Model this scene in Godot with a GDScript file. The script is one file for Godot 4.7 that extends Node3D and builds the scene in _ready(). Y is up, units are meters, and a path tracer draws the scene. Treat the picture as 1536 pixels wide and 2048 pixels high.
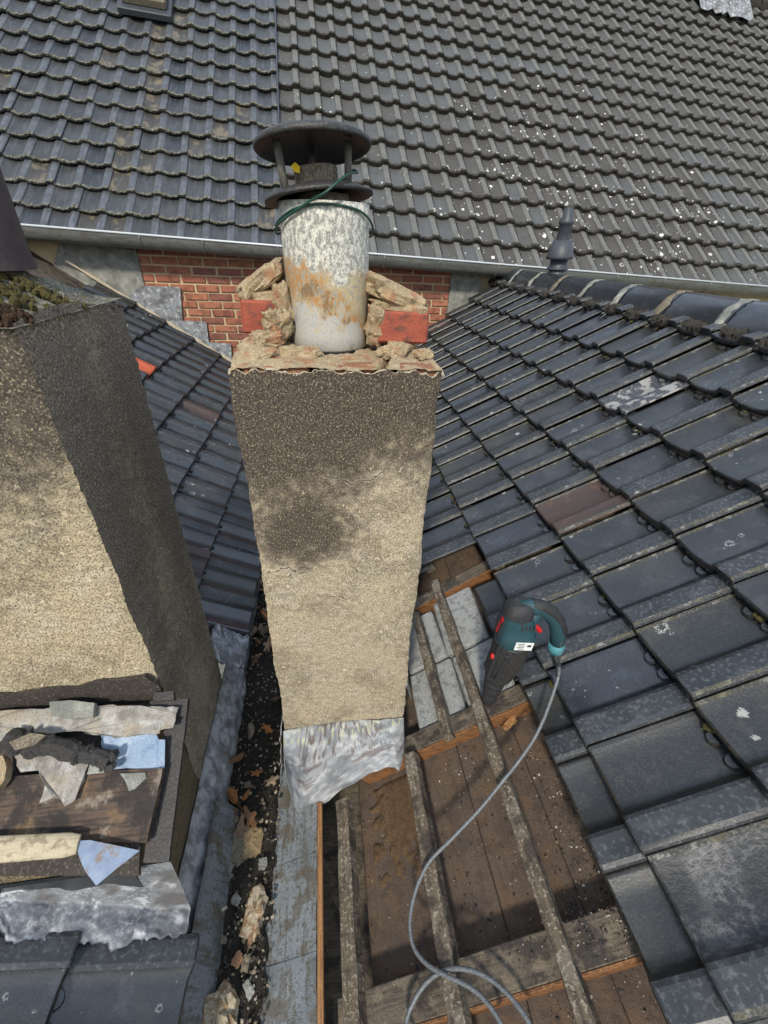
extends Node3D

# ---------------------------------------------------------------- camera numbers (photo pixels 1536 x 2048)
const F := 827.0
var cam_r: Vector3
var cam_u: Vector3
var cam_f: Vector3
var M := {}
var noise_cache := {}
var rng := RandomNumberGenerator.new()
var used := {}
var jitter := PackedInt32Array()

# roof frames: right slope (x up the slope, y off the roof, z along the valley), left slope (x down the slope), rear roof (x along the eaves, z down the slope)
const PITCH := 34.0
const D_RIGHT := -1.092
const D_LEFT := -1.27
var fr_right: Transform3D
var fr_left: Transform3D
var fr_rear: Transform3D

func ray(x: float, y: float) -> Vector3:
	return cam_f + (x - 768.0) / F * cam_r - (y - 1024.0) / F * cam_u

func onp(x: float, y: float, n: Vector3, d: float) -> Vector3:
	var r := ray(x, y)
	return r * (d / n.dot(r))

# ---------------------------------------------------------------- mesh helper
class Shape:
	var st := SurfaceTool.new()
	func _init():
		st.begin(Mesh.PRIMITIVE_TRIANGLES)
		st.set_smooth_group(-1)
	func smooth(g: int) -> Shape:
		st.set_smooth_group(g)
		return self
	func tri(a: Vector3, b: Vector3, c: Vector3, ua := Vector2.ZERO, ub := Vector2.ZERO, uc := Vector2.ZERO) -> void:
		st.set_uv(ua); st.add_vertex(a)
		st.set_uv(uc); st.add_vertex(c)
		st.set_uv(ub); st.add_vertex(b)
	# counter-clockwise seen from outside
	func quad(a: Vector3, b: Vector3, c: Vector3, d: Vector3, ua := Vector2.ZERO, ub := Vector2.ZERO, uc := Vector2.ZERO, ud := Vector2.ZERO) -> void:
		tri(a, b, c, ua, ub, uc)
		tri(a, c, d, ua, uc, ud)
	func box(xf: Transform3D, s: Vector3, bev := 0.0) -> Shape:
		var h := s * 0.5
		if bev <= 0.0:
			var p := []
			for i in 8:
				p.append(xf * Vector3(h.x if i & 1 else -h.x, h.y if i & 2 else -h.y, h.z if i & 4 else -h.z))
			quad(p[1], p[3], p[7], p[5]); quad(p[0], p[4], p[6], p[2])
			quad(p[2], p[6], p[7], p[3]); quad(p[0], p[1], p[5], p[4])
			quad(p[4], p[5], p[7], p[6]); quad(p[0], p[2], p[3], p[1])
			return self
		# chamfered box
		var b := Vector3(minf(bev, h.x * 0.9), minf(bev, h.y * 0.9), minf(bev, h.z * 0.9))
		for ax in 3:
			for sg in [-1.0, 1.0]:
				var q := _face(ax, sg, h, b)
				quad(xf * q[0], xf * q[1], xf * q[2], xf * q[3])
		for ax in 3:
			var u := (ax + 1) % 3
			var v := (ax + 2) % 3
			for su in [-1.0, 1.0]:
				for sv in [-1.0, 1.0]:
					var a1 := Vector3.ZERO; var a2 := Vector3.ZERO; var b1 := Vector3.ZERO; var b2 := Vector3.ZERO
					a1[ax] = -(h[ax] - b[ax]); b1[ax] = h[ax] - b[ax]
					a1[u] = su * h[u]; a1[v] = sv * (h[v] - b[v]); b1[u] = a1[u]; b1[v] = a1[v]
					a2 = a1; a2[u] = su * (h[u] - b[u]); a2[v] = sv * h[v]
					b2 = a2; b2[ax] = b1[ax]
					if su * sv > 0: quad(xf * a1, xf * a2, xf * b2, xf * b1)
					else: quad(xf * a1, xf * b1, xf * b2, xf * a2)
		for i in 8:
			var s3 := Vector3(1 if i & 1 else -1, 1 if i & 2 else -1, 1 if i & 4 else -1)
			var px := Vector3(s3.x * h.x, s3.y * (h.y - b.y), s3.z * (h.z - b.z))
			var py := Vector3(s3.x * (h.x - b.x), s3.y * h.y, s3.z * (h.z - b.z))
			var pz := Vector3(s3.x * (h.x - b.x), s3.y * (h.y - b.y), s3.z * h.z)
			if s3.x * s3.y * s3.z > 0: tri(xf * px, xf * py, xf * pz)
			else: tri(xf * px, xf * pz, xf * py)
		return self
	func _face(ax: int, sg: float, h: Vector3, b: Vector3) -> Array:
		var u := (ax + 1) % 3
		var v := (ax + 2) % 3
		var out := []
		var cs := [[-1, -1], [1, -1], [1, 1], [-1, 1]]
		if sg < 0: cs = [[-1, -1], [-1, 1], [1, 1], [1, -1]]
		for c in cs:
			var p := Vector3.ZERO
			p[ax] = sg * h[ax]; p[u] = c[0] * (h[u] - b[u]); p[v] = c[1] * (h[v] - b[v])
			out.append(p)
		return out
	# parametric sheet f(u,v); normal = du x dv
	func grid(nu: int, nv: int, f: Callable, flip := false) -> Shape:
		var p := []
		for j in nv + 1:
			for i in nu + 1:
				p.append(f.call(float(i) / nu, float(j) / nv))
		for j in nv:
			for i in nu:
				var a := j * (nu + 1) + i
				var ua := Vector2(float(i) / nu, float(j) / nv); var uc := Vector2(float(i + 1) / nu, float(j + 1) / nv)
				var ub := Vector2(uc.x, ua.y); var ud := Vector2(ua.x, uc.y)
				if flip: quad(p[a], p[a + nu + 1], p[a + nu + 2], p[a + 1], ua, ud, uc, ub)
				else: quad(p[a], p[a + 1], p[a + nu + 2], p[a + nu + 1], ua, ub, uc, ud)
		return self
	# closed sheet of thickness th below the surface f, with rims
	func sheet(nu: int, nv: int, f: Callable, th: float, flip := false) -> Shape:
		grid(nu, nv, f, flip)
		var c: Vector3 = f.call(0.5, 0.5)
		var n: Vector3 = ((f.call(0.52, 0.5) as Vector3) - c).cross((f.call(0.5, 0.52) as Vector3) - c).normalized()
		if flip: n = -n
		var g := func(u, v): return (f.call(u, v) as Vector3) - n * th
		grid(nu, nv, g, not flip)
		for k in nu:
			for e in [0.0, 1.0]:
				var a: Vector3 = f.call(float(k) / nu, e); var b: Vector3 = f.call(float(k + 1) / nu, e)
				if (e > 0.5) != flip: quad(b, a, a - n * th, b - n * th)
				else: quad(a, b, b - n * th, a - n * th)
		for k in nv:
			for e in [0.0, 1.0]:
				var a: Vector3 = f.call(e, float(k) / nv); var b: Vector3 = f.call(e, float(k + 1) / nv)
				if (e > 0.5) != flip: quad(a, b, b - n * th, a - n * th)
				else: quad(b, a, a - n * th, b - n * th)
		return self
	func lathe(xf: Transform3D, prof: Array, sides := 24, arc := TAU, start := 0.0) -> Shape:
		for i in sides:
			var a0 := start + arc * i / sides
			var a1 := start + arc * (i + 1) / sides
			for k in prof.size() - 1:
				var p: Vector2 = prof[k]; var q: Vector2 = prof[k + 1]
				var v0 := float(k) / (prof.size() - 1); var v1 := float(k + 1) / (prof.size() - 1)
				var A := xf * Vector3(p.x * cos(a0), p.y, p.x * sin(a0)); var B := xf * Vector3(p.x * cos(a1), p.y, p.x * sin(a1))
				var C := xf * Vector3(q.x * cos(a1), q.y, q.x * sin(a1)); var D := xf * Vector3(q.x * cos(a0), q.y, q.x * sin(a0))
				var u0 := float(i) / sides; var u1 := float(i + 1) / sides
				if p.x > 0.00001: tri(A, C, B, Vector2(u0, v0), Vector2(u1, v1), Vector2(u1, v0))
				if q.x > 0.00001: tri(A, D, C, Vector2(u0, v0), Vector2(u0, v1), Vector2(u1, v1))
		return self
	func tube(pts: Array, rad, sides := 8) -> Shape:
		var n := pts.size()
		var rings := []
		var up := Vector3(0.123, 0.91, 0.31).normalized()
		for i in n:
			var t: Vector3 = ((pts[mini(i + 1, n - 1)] as Vector3) - (pts[maxi(i - 1, 0)] as Vector3)).normalized()
			var s := t.cross(up)
			if s.length() < 0.05: s = t.cross(Vector3.RIGHT)
			s = s.normalized()
			up = s.cross(t).normalized()
			var r: float = rad[i] if rad is Array else rad
			var ring := []
			for k in sides:
				var a := TAU * k / sides
				ring.append((pts[i] as Vector3) + (s * cos(a) + up * sin(a)) * r)
			rings.append(ring)
		for i in n - 1:
			for k in sides:
				var k2 := (k + 1) % sides
				quad(rings[i][k], rings[i][k2], rings[i + 1][k2], rings[i + 1][k])
		for k in sides:
			var k2 := (k + 1) % sides
			tri(pts[0], rings[0][k2], rings[0][k]); tri(pts[n - 1], rings[n - 1][k], rings[n - 1][k2])
		return self
	# lumpy stone: sphere of rings x segs pushed by noise
	func blob(xf: Transform3D, r: Vector3, nz: FastNoiseLite, amp: float, freq: float, segs := 10, rings := 7, sharp := 1.0) -> Shape:
		var p := []
		for j in rings + 1:
			var row := []
			var th := PI * j / rings
			for i in segs:
				var ph := TAU * i / segs
				var d := Vector3(sin(th) * cos(ph), cos(th), sin(th) * sin(ph))
				if sharp != 1.0:
					d = Vector3(signf(d.x) * pow(absf(d.x), sharp), signf(d.y) * pow(absf(d.y), sharp), signf(d.z) * pow(absf(d.z), sharp))
				var w := xf.origin * 31.0 + r * 770.0 + d * r * (freq * 1.5 / maxf(r.x, maxf(r.y, r.z)))
				var k := 1.0 + amp * nz.get_noise_3d(w.x, w.y, w.z)
				row.append(xf * (d * r * k))
			p.append(row)
		for j in rings:
			for i in segs:
				var i2 := (i + 1) % segs
				if j > 0: tri(p[j][i], p[j][i2], p[j + 1][i2])
				if j < rings - 1: tri(p[j][i], p[j + 1][i2], p[j + 1][i])
		return self
	# flat outline extruded: points in xf's x-z plane, y up; bend(p) may reshape
	func plate(xf: Transform3D, pts: PackedVector2Array, th: float, bend = null) -> Shape:
		var idx := Geometry2D.triangulate_polygon(pts)
		var f := func(q: Vector2, y: float) -> Vector3:
			var p := Vector3(q.x, y, q.y)
			if bend != null: p.y += bend.call(q)
			return xf * p
		for k in range(0, idx.size(), 3):
			var a := pts[idx[k]]; var b := pts[idx[k + 1]]; var c := pts[idx[k + 2]]
			if (b - a).cross(c - a) > 0.0:
				var t := b; b = c; c = t
			tri(f.call(a, th), f.call(b, th), f.call(c, th)); tri(f.call(a, 0.0), f.call(c, 0.0), f.call(b, 0.0))
		var area := 0.0
		for i in pts.size(): area += pts[i].cross(pts[(i + 1) % pts.size()])
		for i in pts.size():
			var a := pts[i]; var b := pts[(i + 1) % pts.size()]
			if area > 0.0: quad(f.call(b, 0.0), f.call(a, 0.0), f.call(a, th), f.call(b, th))
			else: quad(f.call(a, 0.0), f.call(b, 0.0), f.call(b, th), f.call(a, th))
		return self
	func mesh(into: ArrayMesh = null) -> ArrayMesh:
		st.generate_normals()
		return st.commit(into)

func T3(o := Vector3.ZERO, rx := 0.0, ry := 0.0, rz := 0.0) -> Transform3D:
	return Transform3D(Basis.from_euler(Vector3(deg_to_rad(rx), deg_to_rad(ry), deg_to_rad(rz))), o)

func numbered(called: String) -> String:
	used[called] = used.get(called, 0) + 1
	return called if used[called] == 1 else "%s_%03d" % [called, used[called] - 1]

# a thing: a Node3D at its base whose children are its parts
func thing(called: String, label: String, category: String, xf := Transform3D(), group := "") -> Node3D:
	var o := Node3D.new()
	o.name = numbered(called)
	add_child(o)
	o.transform = xf
	tag(o, label, category, group)
	return o

func tag(o: Node, label: String, category: String, group := "", kind := "") -> void:
	if label: o.set_meta("label", label)
	if category: o.set_meta("category", category)
	if group: o.set_meta("group", group)
	if kind: o.set_meta("kind", kind)

# one mesh as a part of parent (or a top-level thing when parent is the root)
func part(called: String, m: Mesh, mats, parent: Node = self, xf := Transform3D()) -> MeshInstance3D:
	var o := MeshInstance3D.new()
	o.name = numbered(called) if parent == self else called
	o.mesh = m
	if mats is Array:
		for i in mats.size():
			o.set_surface_override_material(i, mats[i])
	else:
		for i in m.get_surface_count():
			o.set_surface_override_material(i, mats)
	o.transform = xf
	parent.add_child(o, true)
	return o

func obj(called: String, sh: Shape, mats, parent: Node = self, xf := Transform3D()) -> MeshInstance3D:
	return part(called, sh.mesh(), mats, parent, xf)

# ---------------------------------------------------------------- computed textures
func fnl(sd: int, freq: float, oct := 4, type := FastNoiseLite.TYPE_SIMPLEX_SMOOTH) -> FastNoiseLite:
	var n := FastNoiseLite.new()
	n.seed = sd; n.frequency = freq; n.fractal_octaves = oct; n.noise_type = type
	n.fractal_type = FastNoiseLite.FRACTAL_FBM if oct > 1 else FastNoiseLite.FRACTAL_NONE
	return n

# seamless grey noise, w x h bytes; freq counts features per image
func nz(sd: int, freq: float, oct := 4, w := 512, h := 512) -> PackedByteArray:
	var key := "%d_%f_%d_%d_%d" % [sd, freq, oct, w, h]
	if not noise_cache.has(key):
		var n := fnl(sd, freq / w, oct)
		var im := n.get_seamless_image(w, h)
		im.convert(Image.FORMAT_L8)
		noise_cache[key] = im.get_data()
	return noise_cache[key]

# stretched noise for grain and streaks: sampled from a small image that is resized along one axis
func streak(sd: int, freq: float, along_x: bool, ratio := 8, w := 512, h := 512) -> PackedByteArray:
	var n := fnl(sd, freq / w, 4)
	var im: Image = n.get_seamless_image(w / ratio if along_x else w, h if along_x else h / ratio)
	im.convert(Image.FORMAT_L8)
	im.resize(w, h, Image.INTERPOLATE_CUBIC)
	return im.get_data()

func spots(sd: int, count: int, r0: float, r1: float, ring := 0.3, w := 512, h := 512) -> PackedByteArray:
	var b := PackedByteArray(); b.resize(w * h)
	var g := RandomNumberGenerator.new(); g.seed = sd
	var n := fnl(sd, 0.11, 3)
	for k in count:
		var cx := g.randf() * w; var cy := g.randf() * h
		var r := lerpf(r0, r1, pow(g.randf(), 2.0))
		var hollow := g.randf() < ring
		for y in range(int(cy - r * 1.5), int(cy + r * 1.5) + 1):
			for x in range(int(cx - r * 1.5), int(cx + r * 1.5) + 1):
				var d := Vector2(x - cx, y - cy).length() / r + 0.5 * n.get_noise_2d(x * 3.0, y * 3.0)
				var v := clampf((1.0 - d) * 4.0, 0.0, 1.0)
				if hollow: v *= clampf((d - 0.45) * 5.0, 0.15, 1.0)
				var i := posmod(y, h) * w + posmod(x, w)
				b[i] = maxi(b[i], int(v * 255.0))
	return b

# colour picture: base colour, then layers [bytes, from, to, colour, strength]
func paint(base: Color, layers: Array, w := 512, h := 512) -> ImageTexture:
	var n := w * h
	if jitter.is_empty():
		# grain that breaks up the borders between patches
		var ga := nz(4, 230.0, 2); var gb := nz(3, 50.0, 3)
		jitter.resize(n)
		for i in n: jitter[i] = int((ga[i] - 128) * 0.30 + (gb[i] - 128) * 0.22)
	var R := PackedFloat32Array(); R.resize(n); R.fill(base.r * 255.0)
	var G := PackedFloat32Array(); G.resize(n); G.fill(base.g * 255.0)
	var B := PackedFloat32Array(); B.resize(n); B.fill(base.b * 255.0)
	for l in layers:
		var lut := PackedFloat32Array(); lut.resize(256)
		var lo: float = l[1]; var hi: float = l[2]; var st: float = l[4]
		for k in 256:
			lut[k] = smoothstep(lo, hi, k / 255.0) * st if hi > lo else (1.0 - smoothstep(hi, lo, k / 255.0)) * st
		var by: PackedByteArray = l[0]
		var rough_edge: bool = l.size() < 6
		var c: Color = l[3]
		var cr := c.r * 255.0; var cg := c.g * 255.0; var cb := c.b * 255.0
		for i in n:
			var a := lut[clampi(by[i] + jitter[i], 0, 255)] if rough_edge else lut[by[i]]
			if a > 0.004:
				R[i] += (cr - R[i]) * a; G[i] += (cg - G[i]) * a; B[i] += (cb - B[i]) * a
	var out := PackedByteArray(); out.resize(n * 3)
	var j := 0
	for i in n:
		out[j] = int(R[i]); out[j + 1] = int(G[i]); out[j + 2] = int(B[i])
		j += 3
	return ImageTexture.create_from_image(Image.create_from_data(w, h, false, Image.FORMAT_RGB8, out))

# normal picture from a weighted sum of grey noises
func relief(parts: Array, strength: float, w := 512, h := 512) -> ImageTexture:
	var n := w * h
	var acc := PackedByteArray(); acc.resize(n)
	var a: PackedByteArray = parts[0][0]; var ka: float = parts[0][1]
	var b: PackedByteArray = parts[1][0] if parts.size() > 1 else a
	var kb: float = parts[1][1] if parts.size() > 1 else 0.0
	for i in n: acc[i] = clampi(int(a[i] * ka + b[i] * kb), 0, 255)
	var im := Image.create_from_data(w, h, false, Image.FORMAT_L8, acc)
	im.convert(Image.FORMAT_RGBA8)
	im.bump_map_to_normal_map(strength)
	return ImageTexture.create_from_image(im)

func c8(r: int, g: int, b: int) -> Color:
	return Color8(r, g, b)

# material: colour picture laid in world space (metres per repeat) unless size is 0, then by the mesh's own uv
func mat(tex: Texture2D, size: float, rough: float, normal: Texture2D = null, nscale := 1.0, metal := 0.0, tint := Color.WHITE, spec := 0.5) -> StandardMaterial3D:
	var m := StandardMaterial3D.new()
	m.albedo_texture = tex
	m.albedo_color = tint
	m.roughness = rough
	m.metallic = metal
	m.metallic_specular = spec
	if normal:
		m.normal_enabled = true; m.normal_texture = normal; m.normal_scale = nscale
	if size > 0.0:
		m.uv1_triplanar = true; m.uv1_world_triplanar = true
		m.uv1_triplanar_sharpness = 24.0
		m.uv1_scale = Vector3.ONE / size
	return m

func flat(c: Color, rough: float, metal := 0.0) -> StandardMaterial3D:
	var m := StandardMaterial3D.new()
	m.albedo_color = c; m.roughness = rough; m.metallic = metal
	return m

func make_materials() -> void:
	var big := nz(1, 4.0, 4); var mid := nz(2, 10.0, 4); var fine := nz(3, 50.0, 3); var grit := nz(4, 230.0, 2); var mid2 := nz(5, 7.0, 5); var grit2 := nz(6, 170.0, 2)
	var big2 := nz(7, 5.0, 5)
	var n_fine := relief([[fine, 0.5], [grit, 0.5]], 3.0)
	var n_grit := relief([[grit, 0.7], [grit2, 0.3]], 9.0)
	var n_soft := relief([[mid, 1.0]], 6.0)
	# --- near tiles: dark glazed clay, worn and lichened
	var sp := spots(11, 30, 2.0, 8.0, 0.6)
	var sp2 := spots(12, 160, 0.7, 1.8, 0.0)
	var n_tile := relief([[grit, 0.6], [fine, 0.4]], 2.0)
	M.tile = mat(paint(c8(36, 38, 40), [
		[big, 0.40, 0.75, c8(26, 27, 29), 0.8], [big2, 0.5, 0.8, c8(53, 51, 44), 0.6], [mid, 0.55, 0.85, c8(68, 70, 73), 0.5],
		[grit, 0.60, 0.82, c8(74, 74, 73), 0.5], [grit2, 0.32, 0.1, c8(15, 15, 16), 0.6],
		[sp2, 0.2, 0.8, c8(172, 172, 166), 0.6, 0], [sp, 0.2, 0.8, c8(186, 186, 178), 0.7, 0]]), 0.8, 0.30, n_tile, 0.12, 0.0, Color.WHITE, 0.65)
	M.tile_olive = mat(paint(c8(38, 38, 37), [
		[big2, 0.45, 0.75, c8(31, 31, 30), 0.8], [big, 0.5, 0.8, c8(59, 56, 46), 0.65], [grit, 0.6, 0.8, c8(83, 81, 74), 0.5],
		[mid, 0.58, 0.85, c8(70, 68, 62), 0.5], [grit2, 0.3, 0.12, c8(16, 16, 16), 0.7], [sp, 0.2, 0.8, c8(192, 192, 184), 0.75, 0]]), 1.0, 0.36, n_tile, 0.12, 0.0, Color.WHITE, 0.6)
	M.tile_blue = mat(paint(c8(37, 39, 44), [
		[big2, 0.45, 0.75, c8(30, 32, 37), 0.8], [mid, 0.52, 0.8, c8(62, 67, 73), 0.5],
		[grit, 0.62, 0.82, c8(84, 87, 89), 0.5], [sp2, 0.2, 0.8, c8(170, 172, 168), 0.6, 0]]), 0.8, 0.27, n_tile, 0.12, 0.0, Color.WHITE, 0.65)
	# weathered margin of a pan: pale, gritty bloom over the glaze
	M.tile_worn = mat(paint(c8(62, 62, 60), [
		[fine, 0.44, 0.75, c8(104, 103, 97), 0.7], [mid, 0.52, 0.8, c8(156, 154, 147), 0.7], [grit2, 0.36, 0.2, c8(40, 39, 36), 0.8], [big2, 0.5, 0.75, c8(86, 82, 58), 0.6]]), 0.35, 0.75, n_fine, 0.5)
	M.tile_pale = mat(paint(c8(51, 53, 55), [
		[mid2, 0.44, 0.74, c8(97, 95, 94), 0.75], [fine, 0.5, 0.75, c8(114, 112, 111), 0.5], [big, 0.5, 0.75, c8(36, 36, 37), 0.7], [grit2, 0.36, 0.2, c8(27, 26, 25), 0.7]]), 0.7, 0.55, n_fine, 0.4)
	M.tile_brown = mat(paint(c8(66, 52, 48), [
		[big, 0.5, 0.75, c8(51, 44, 42), 0.8], [mid, 0.6, 0.8, c8(98, 66, 49), 0.5], [grit, 0.62, 0.8, c8(90, 80, 74), 0.5], [sp, 0.2, 0.8, c8(180, 176, 166), 0.7, 0]]), 0.8, 0.5, n_tile, 0.4)
	M.tile_scab = mat(paint(c8(52, 54, 60), [[mid2, 0.52, 0.60, c8(160, 156, 150), 0.9], [fine, 0.6, 0.75, c8(132, 130, 124), 0.6], [grit, 0.6, 0.8, c8(112, 112, 110), 0.4]]), 0.42, 0.5, n_fine, 0.4)
	M.tile_orange = mat(paint(c8(186, 84, 48), [[mid, 0.5, 0.7, c8(150, 66, 40), 0.8], [grit, 0.62, 0.8, c8(90, 60, 48), 0.6]]), 0.6, 0.6, n_fine, 0.3)
	# --- rear roof tiles
	var stk := streak(21, 24.0, false, 6)
	M.rear = mat(paint(c8(56, 58, 60), [
		[big, 0.45, 0.75, c8(47, 48, 50), 0.8], [stk, 0.5, 0.8, c8(80, 83, 89), 0.6], [mid, 0.55, 0.8, c8(74, 72, 68), 0.6], [grit, 0.64, 0.8, c8(96, 96, 93), 0.4]]), 1.2, 0.48, n_tile, 0.3)
	M.rear_brown = mat(paint(c8(61, 59, 56), [
		[big2, 0.45, 0.75, c8(49, 46, 44), 0.8], [stk, 0.5, 0.8, c8(82, 81, 78), 0.6], [mid2, 0.5, 0.75, c8(122, 108, 84), 0.75], [grit, 0.64, 0.8, c8(97, 94, 88), 0.4]]), 1.0, 0.55, n_tile, 0.3)
	M.rear_dark = mat(paint(c8(47, 50, 54), [[big, 0.5, 0.75, c8(40, 41, 45), 0.8], [stk, 0.5, 0.8, c8(73, 76, 83), 0.6]]), 0.9, 0.42, n_tile, 0.3)
	M.crust = mat(paint(c8(97, 94, 81), [[fine, 0.48, 0.7, c8(184, 182, 166), 0.9], [grit2, 0.45, 0.3, c8(45, 43, 34), 0.85], [mid2, 0.5, 0.75, c8(76, 74, 54), 0.7]]), 0.5, 0.95, n_grit, 0.6)
	M.moss_brown = mat(paint(c8(58, 53, 45), [[fine, 0.5, 0.7, c8(81, 75, 63), 0.7], [mid2, 0.5, 0.75, c8(39, 35, 31), 0.8], [grit2, 0.4, 0.2, c8(22, 20, 18), 0.8]]), 0.5, 0.95, n_grit, 0.8)
	M.moss_black = mat(paint(c8(40, 38, 34), [[fine, 0.5, 0.7, c8(64, 60, 52), 0.6]]), 0.3, 0.95, n_grit, 0.8)
	var lich := spots(31, 70, 3.0, 9.0, 0.25); var lich2 := spots(32, 260, 0.8, 2.6, 0.0)
	M.grey = mat(paint(c8(78, 80, 80), [
		[big, 0.4, 0.75, c8(70, 71, 69), 0.8], [mid, 0.5, 0.8, c8(87, 88, 88), 0.5], [grit, 0.62, 0.8, c8(108, 108, 105), 0.5], [grit2, 0.3, 0.15, c8(56, 56, 55), 0.6], [spots(33, 40, 1.0, 3.0, 0.0), 0.2, 0.8, c8(206, 206, 198), 0.9, 0]]), 1.4, 0.7, n_tile, 0.5)
	M.grey_brown = mat(paint(c8(75, 74, 71), [
		[big2, 0.4, 0.75, c8(67, 65, 62), 0.8], [grit, 0.62, 0.8, c8(100, 98, 93), 0.5], [grit2, 0.3, 0.15, c8(52, 49, 46), 0.6], [lich2, 0.2, 0.8, c8(198, 196, 188), 0.8, 0]]), 1.3, 0.75, n_tile, 0.5)
	M.grey_lichen = mat(paint(c8(71, 68, 65), [
		[big2, 0.4, 0.75, c8(62, 59, 55), 0.8], [grit, 0.62, 0.8, c8(97, 94, 88), 0.5], [grit2, 0.3, 0.15, c8(49, 46, 43), 0.6], [lich2, 0.2, 0.8, c8(210, 208, 202), 0.95, 0], [lich, 0.2, 0.8, c8(224, 223, 218), 1.0, 0]]), 1.3, 0.8, n_tile, 0.5)
	M.rib = mat(paint(c8(52, 54, 56), [[mid, 0.45, 0.8, c8(76, 78, 82), 0.6], [big, 0.45, 0.8, c8(38, 41, 43), 0.7], [fine, 0.6, 0.8, c8(109, 112, 114), 0.5], [grit2, 0.3, 0.12, c8(26, 28, 29), 0.6]]), 0.6, 0.42, n_tile, 0.12)  # lighter rib tops: worn glaze, with some sky reflection put into the colour
	M.rear_rib = mat(paint(c8(74, 77, 81), [[stk, 0.5, 0.8, c8(98, 102, 110), 0.7], [mid, 0.45, 0.8, c8(59, 61, 64), 0.7], [grit, 0.64, 0.8, c8(120, 123, 126), 0.4]]), 0.9, 0.45, n_tile, 0.3)  # paler blue-grey than the pans: wear plus sky reflection painted in
	M.grey_rib = mat(paint(c8(98, 98, 94), [[mid, 0.45, 0.8, c8(83, 82, 78), 0.6], [grit, 0.6, 0.8, c8(120, 118, 114), 0.5], [grit2, 0.3, 0.15, c8(64, 62, 59), 0.6], [lich2, 0.2, 0.8, c8(200, 198, 190), 0.7, 0]]), 1.1, 0.75, n_tile, 0.4)
	M.lichen = mat(paint(c8(190, 188, 180), [[fine, 0.5, 0.66, c8(170, 168, 158), 0.8]]), 0.2, 0.95, n_grit, 0.6)
	# --- masonry
	for k in 4:
		var bc: Color = [c8(166, 104, 82), c8(152, 92, 75), c8(174, 114, 88), c8(138, 88, 76)][k]
		M["brick%d" % k] = mat(paint(bc, [[nz(40 + k, 9.0, 4), 0.5, 0.72, bc.darkened(0.25), 0.8], [grit, 0.62, 0.8, c8(190, 140, 105), 0.5], [grit2, 0.3, 0.15, c8(84, 48, 40), 0.7]], 512, 512), 0.8, 0.9, n_grit, 0.6)
	M.joint = mat(paint(c8(206, 188, 150), [[grit, 0.55, 0.75, c8(222, 206, 172), 0.6], [grit2, 0.35, 0.2, c8(166, 146, 112), 0.7], [big, 0.55, 0.75, c8(188, 168, 132), 0.6]]), 0.7, 0.95, n_grit, 0.7)
	M.redbrick = mat(paint(c8(144, 68, 50), [[mid, 0.45, 0.75, c8(122, 56, 42), 0.8], [mid2, 0.58, 0.8, c8(74, 50, 42), 0.8], [fine, 0.55, 0.8, c8(168, 104, 78), 0.5], [grit, 0.66, 0.8, c8(206, 120, 88), 0.5]]), 0.25, 0.75, n_fine, 0.8)
	M.mortar = mat(paint(c8(164, 148, 120), [
		[mid, 0.5, 0.8, c8(150, 124, 88), 0.7], [fine, 0.55, 0.72, c8(196, 172, 130), 0.7], [grit2, 0.36, 0.2, c8(92, 72, 50), 0.8], [grit, 0.66, 0.8, c8(214, 198, 164), 0.7], [big2, 0.6, 0.72, c8(156, 92, 62), 0.5]]), 0.3, 0.95, n_grit, 0.8)
	M.mortar_grey = mat(paint(c8(138, 126, 108), [[mid, 0.5, 0.7, c8(108, 98, 84), 0.8], [fine, 0.55, 0.72, c8(170, 160, 140), 0.7], [grit2, 0.36, 0.2, c8(70, 62, 52), 0.8]]), 0.3, 0.95, n_grit, 1.2)
	M.white_edge = mat(paint(c8(206, 194, 172), [[fine, 0.5, 0.7, c8(176, 158, 130), 0.7]]), 0.2, 0.95, n_grit, 1.0)
	M.render = mat(paint(c8(134, 120, 96), [[big, 0.42, 0.66, c8(76, 70, 60), 0.8], [fine, 0.5, 0.7, c8(156, 142, 114), 0.6], [grit2, 0.4, 0.22, c8(54, 48, 42), 0.8], [grit, 0.62, 0.8, c8(192, 180, 152), 0.6]]), 0.5, 0.95, n_grit, 1.6)
	M.cement = mat(paint(c8(132, 132, 124), [[big2, 0.45, 0.7, c8(104, 106, 100), 0.8], [mid, 0.58, 0.72, c8(164, 164, 156), 0.6], [grit2, 0.3, 0.15, c8(84, 84, 80), 0.6]]), 0.8, 0.9, n_fine, 0.8)
	M.bitumen = mat(paint(c8(52, 46, 42), [[mid, 0.5, 0.7, c8(64, 58, 52), 0.7], [fine, 0.7, 0.8, c8(120, 112, 100), 0.6]]), 0.4, 0.8, n_fine, 0.8)
	# --- metals
	M.lead = mat(paint(c8(126, 129, 133), [
		[mid2, 0.4, 0.72, c8(94, 97, 102), 0.75], [fine, 0.5, 0.8, c8(172, 176, 180), 0.5], [mid, 0.55, 0.8, c8(198, 200, 200), 0.7], [big, 0.56, 0.8, c8(78, 74, 72), 0.7], [grit2, 0.3, 0.15, c8(76, 78, 82), 0.5]]), 0.5, 0.7, n_soft, 0.2, 0.0)
	M.lead_stain = mat(paint(c8(166, 169, 172), [
		[streak(51, 16.0, false, 3), 0.52, 0.66, c8(84, 78, 76), 0.8], [fine, 0.5, 0.8, c8(190, 193, 196), 0.5], [mid, 0.56, 0.8, c8(214, 215, 214), 0.8], [big2, 0.6, 0.8, c8(176, 176, 128), 0.4], [grit2, 0.3, 0.15, c8(84, 84, 88), 0.5]]), 0.3, 0.5, n_soft, 0.35, 0.2)
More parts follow.
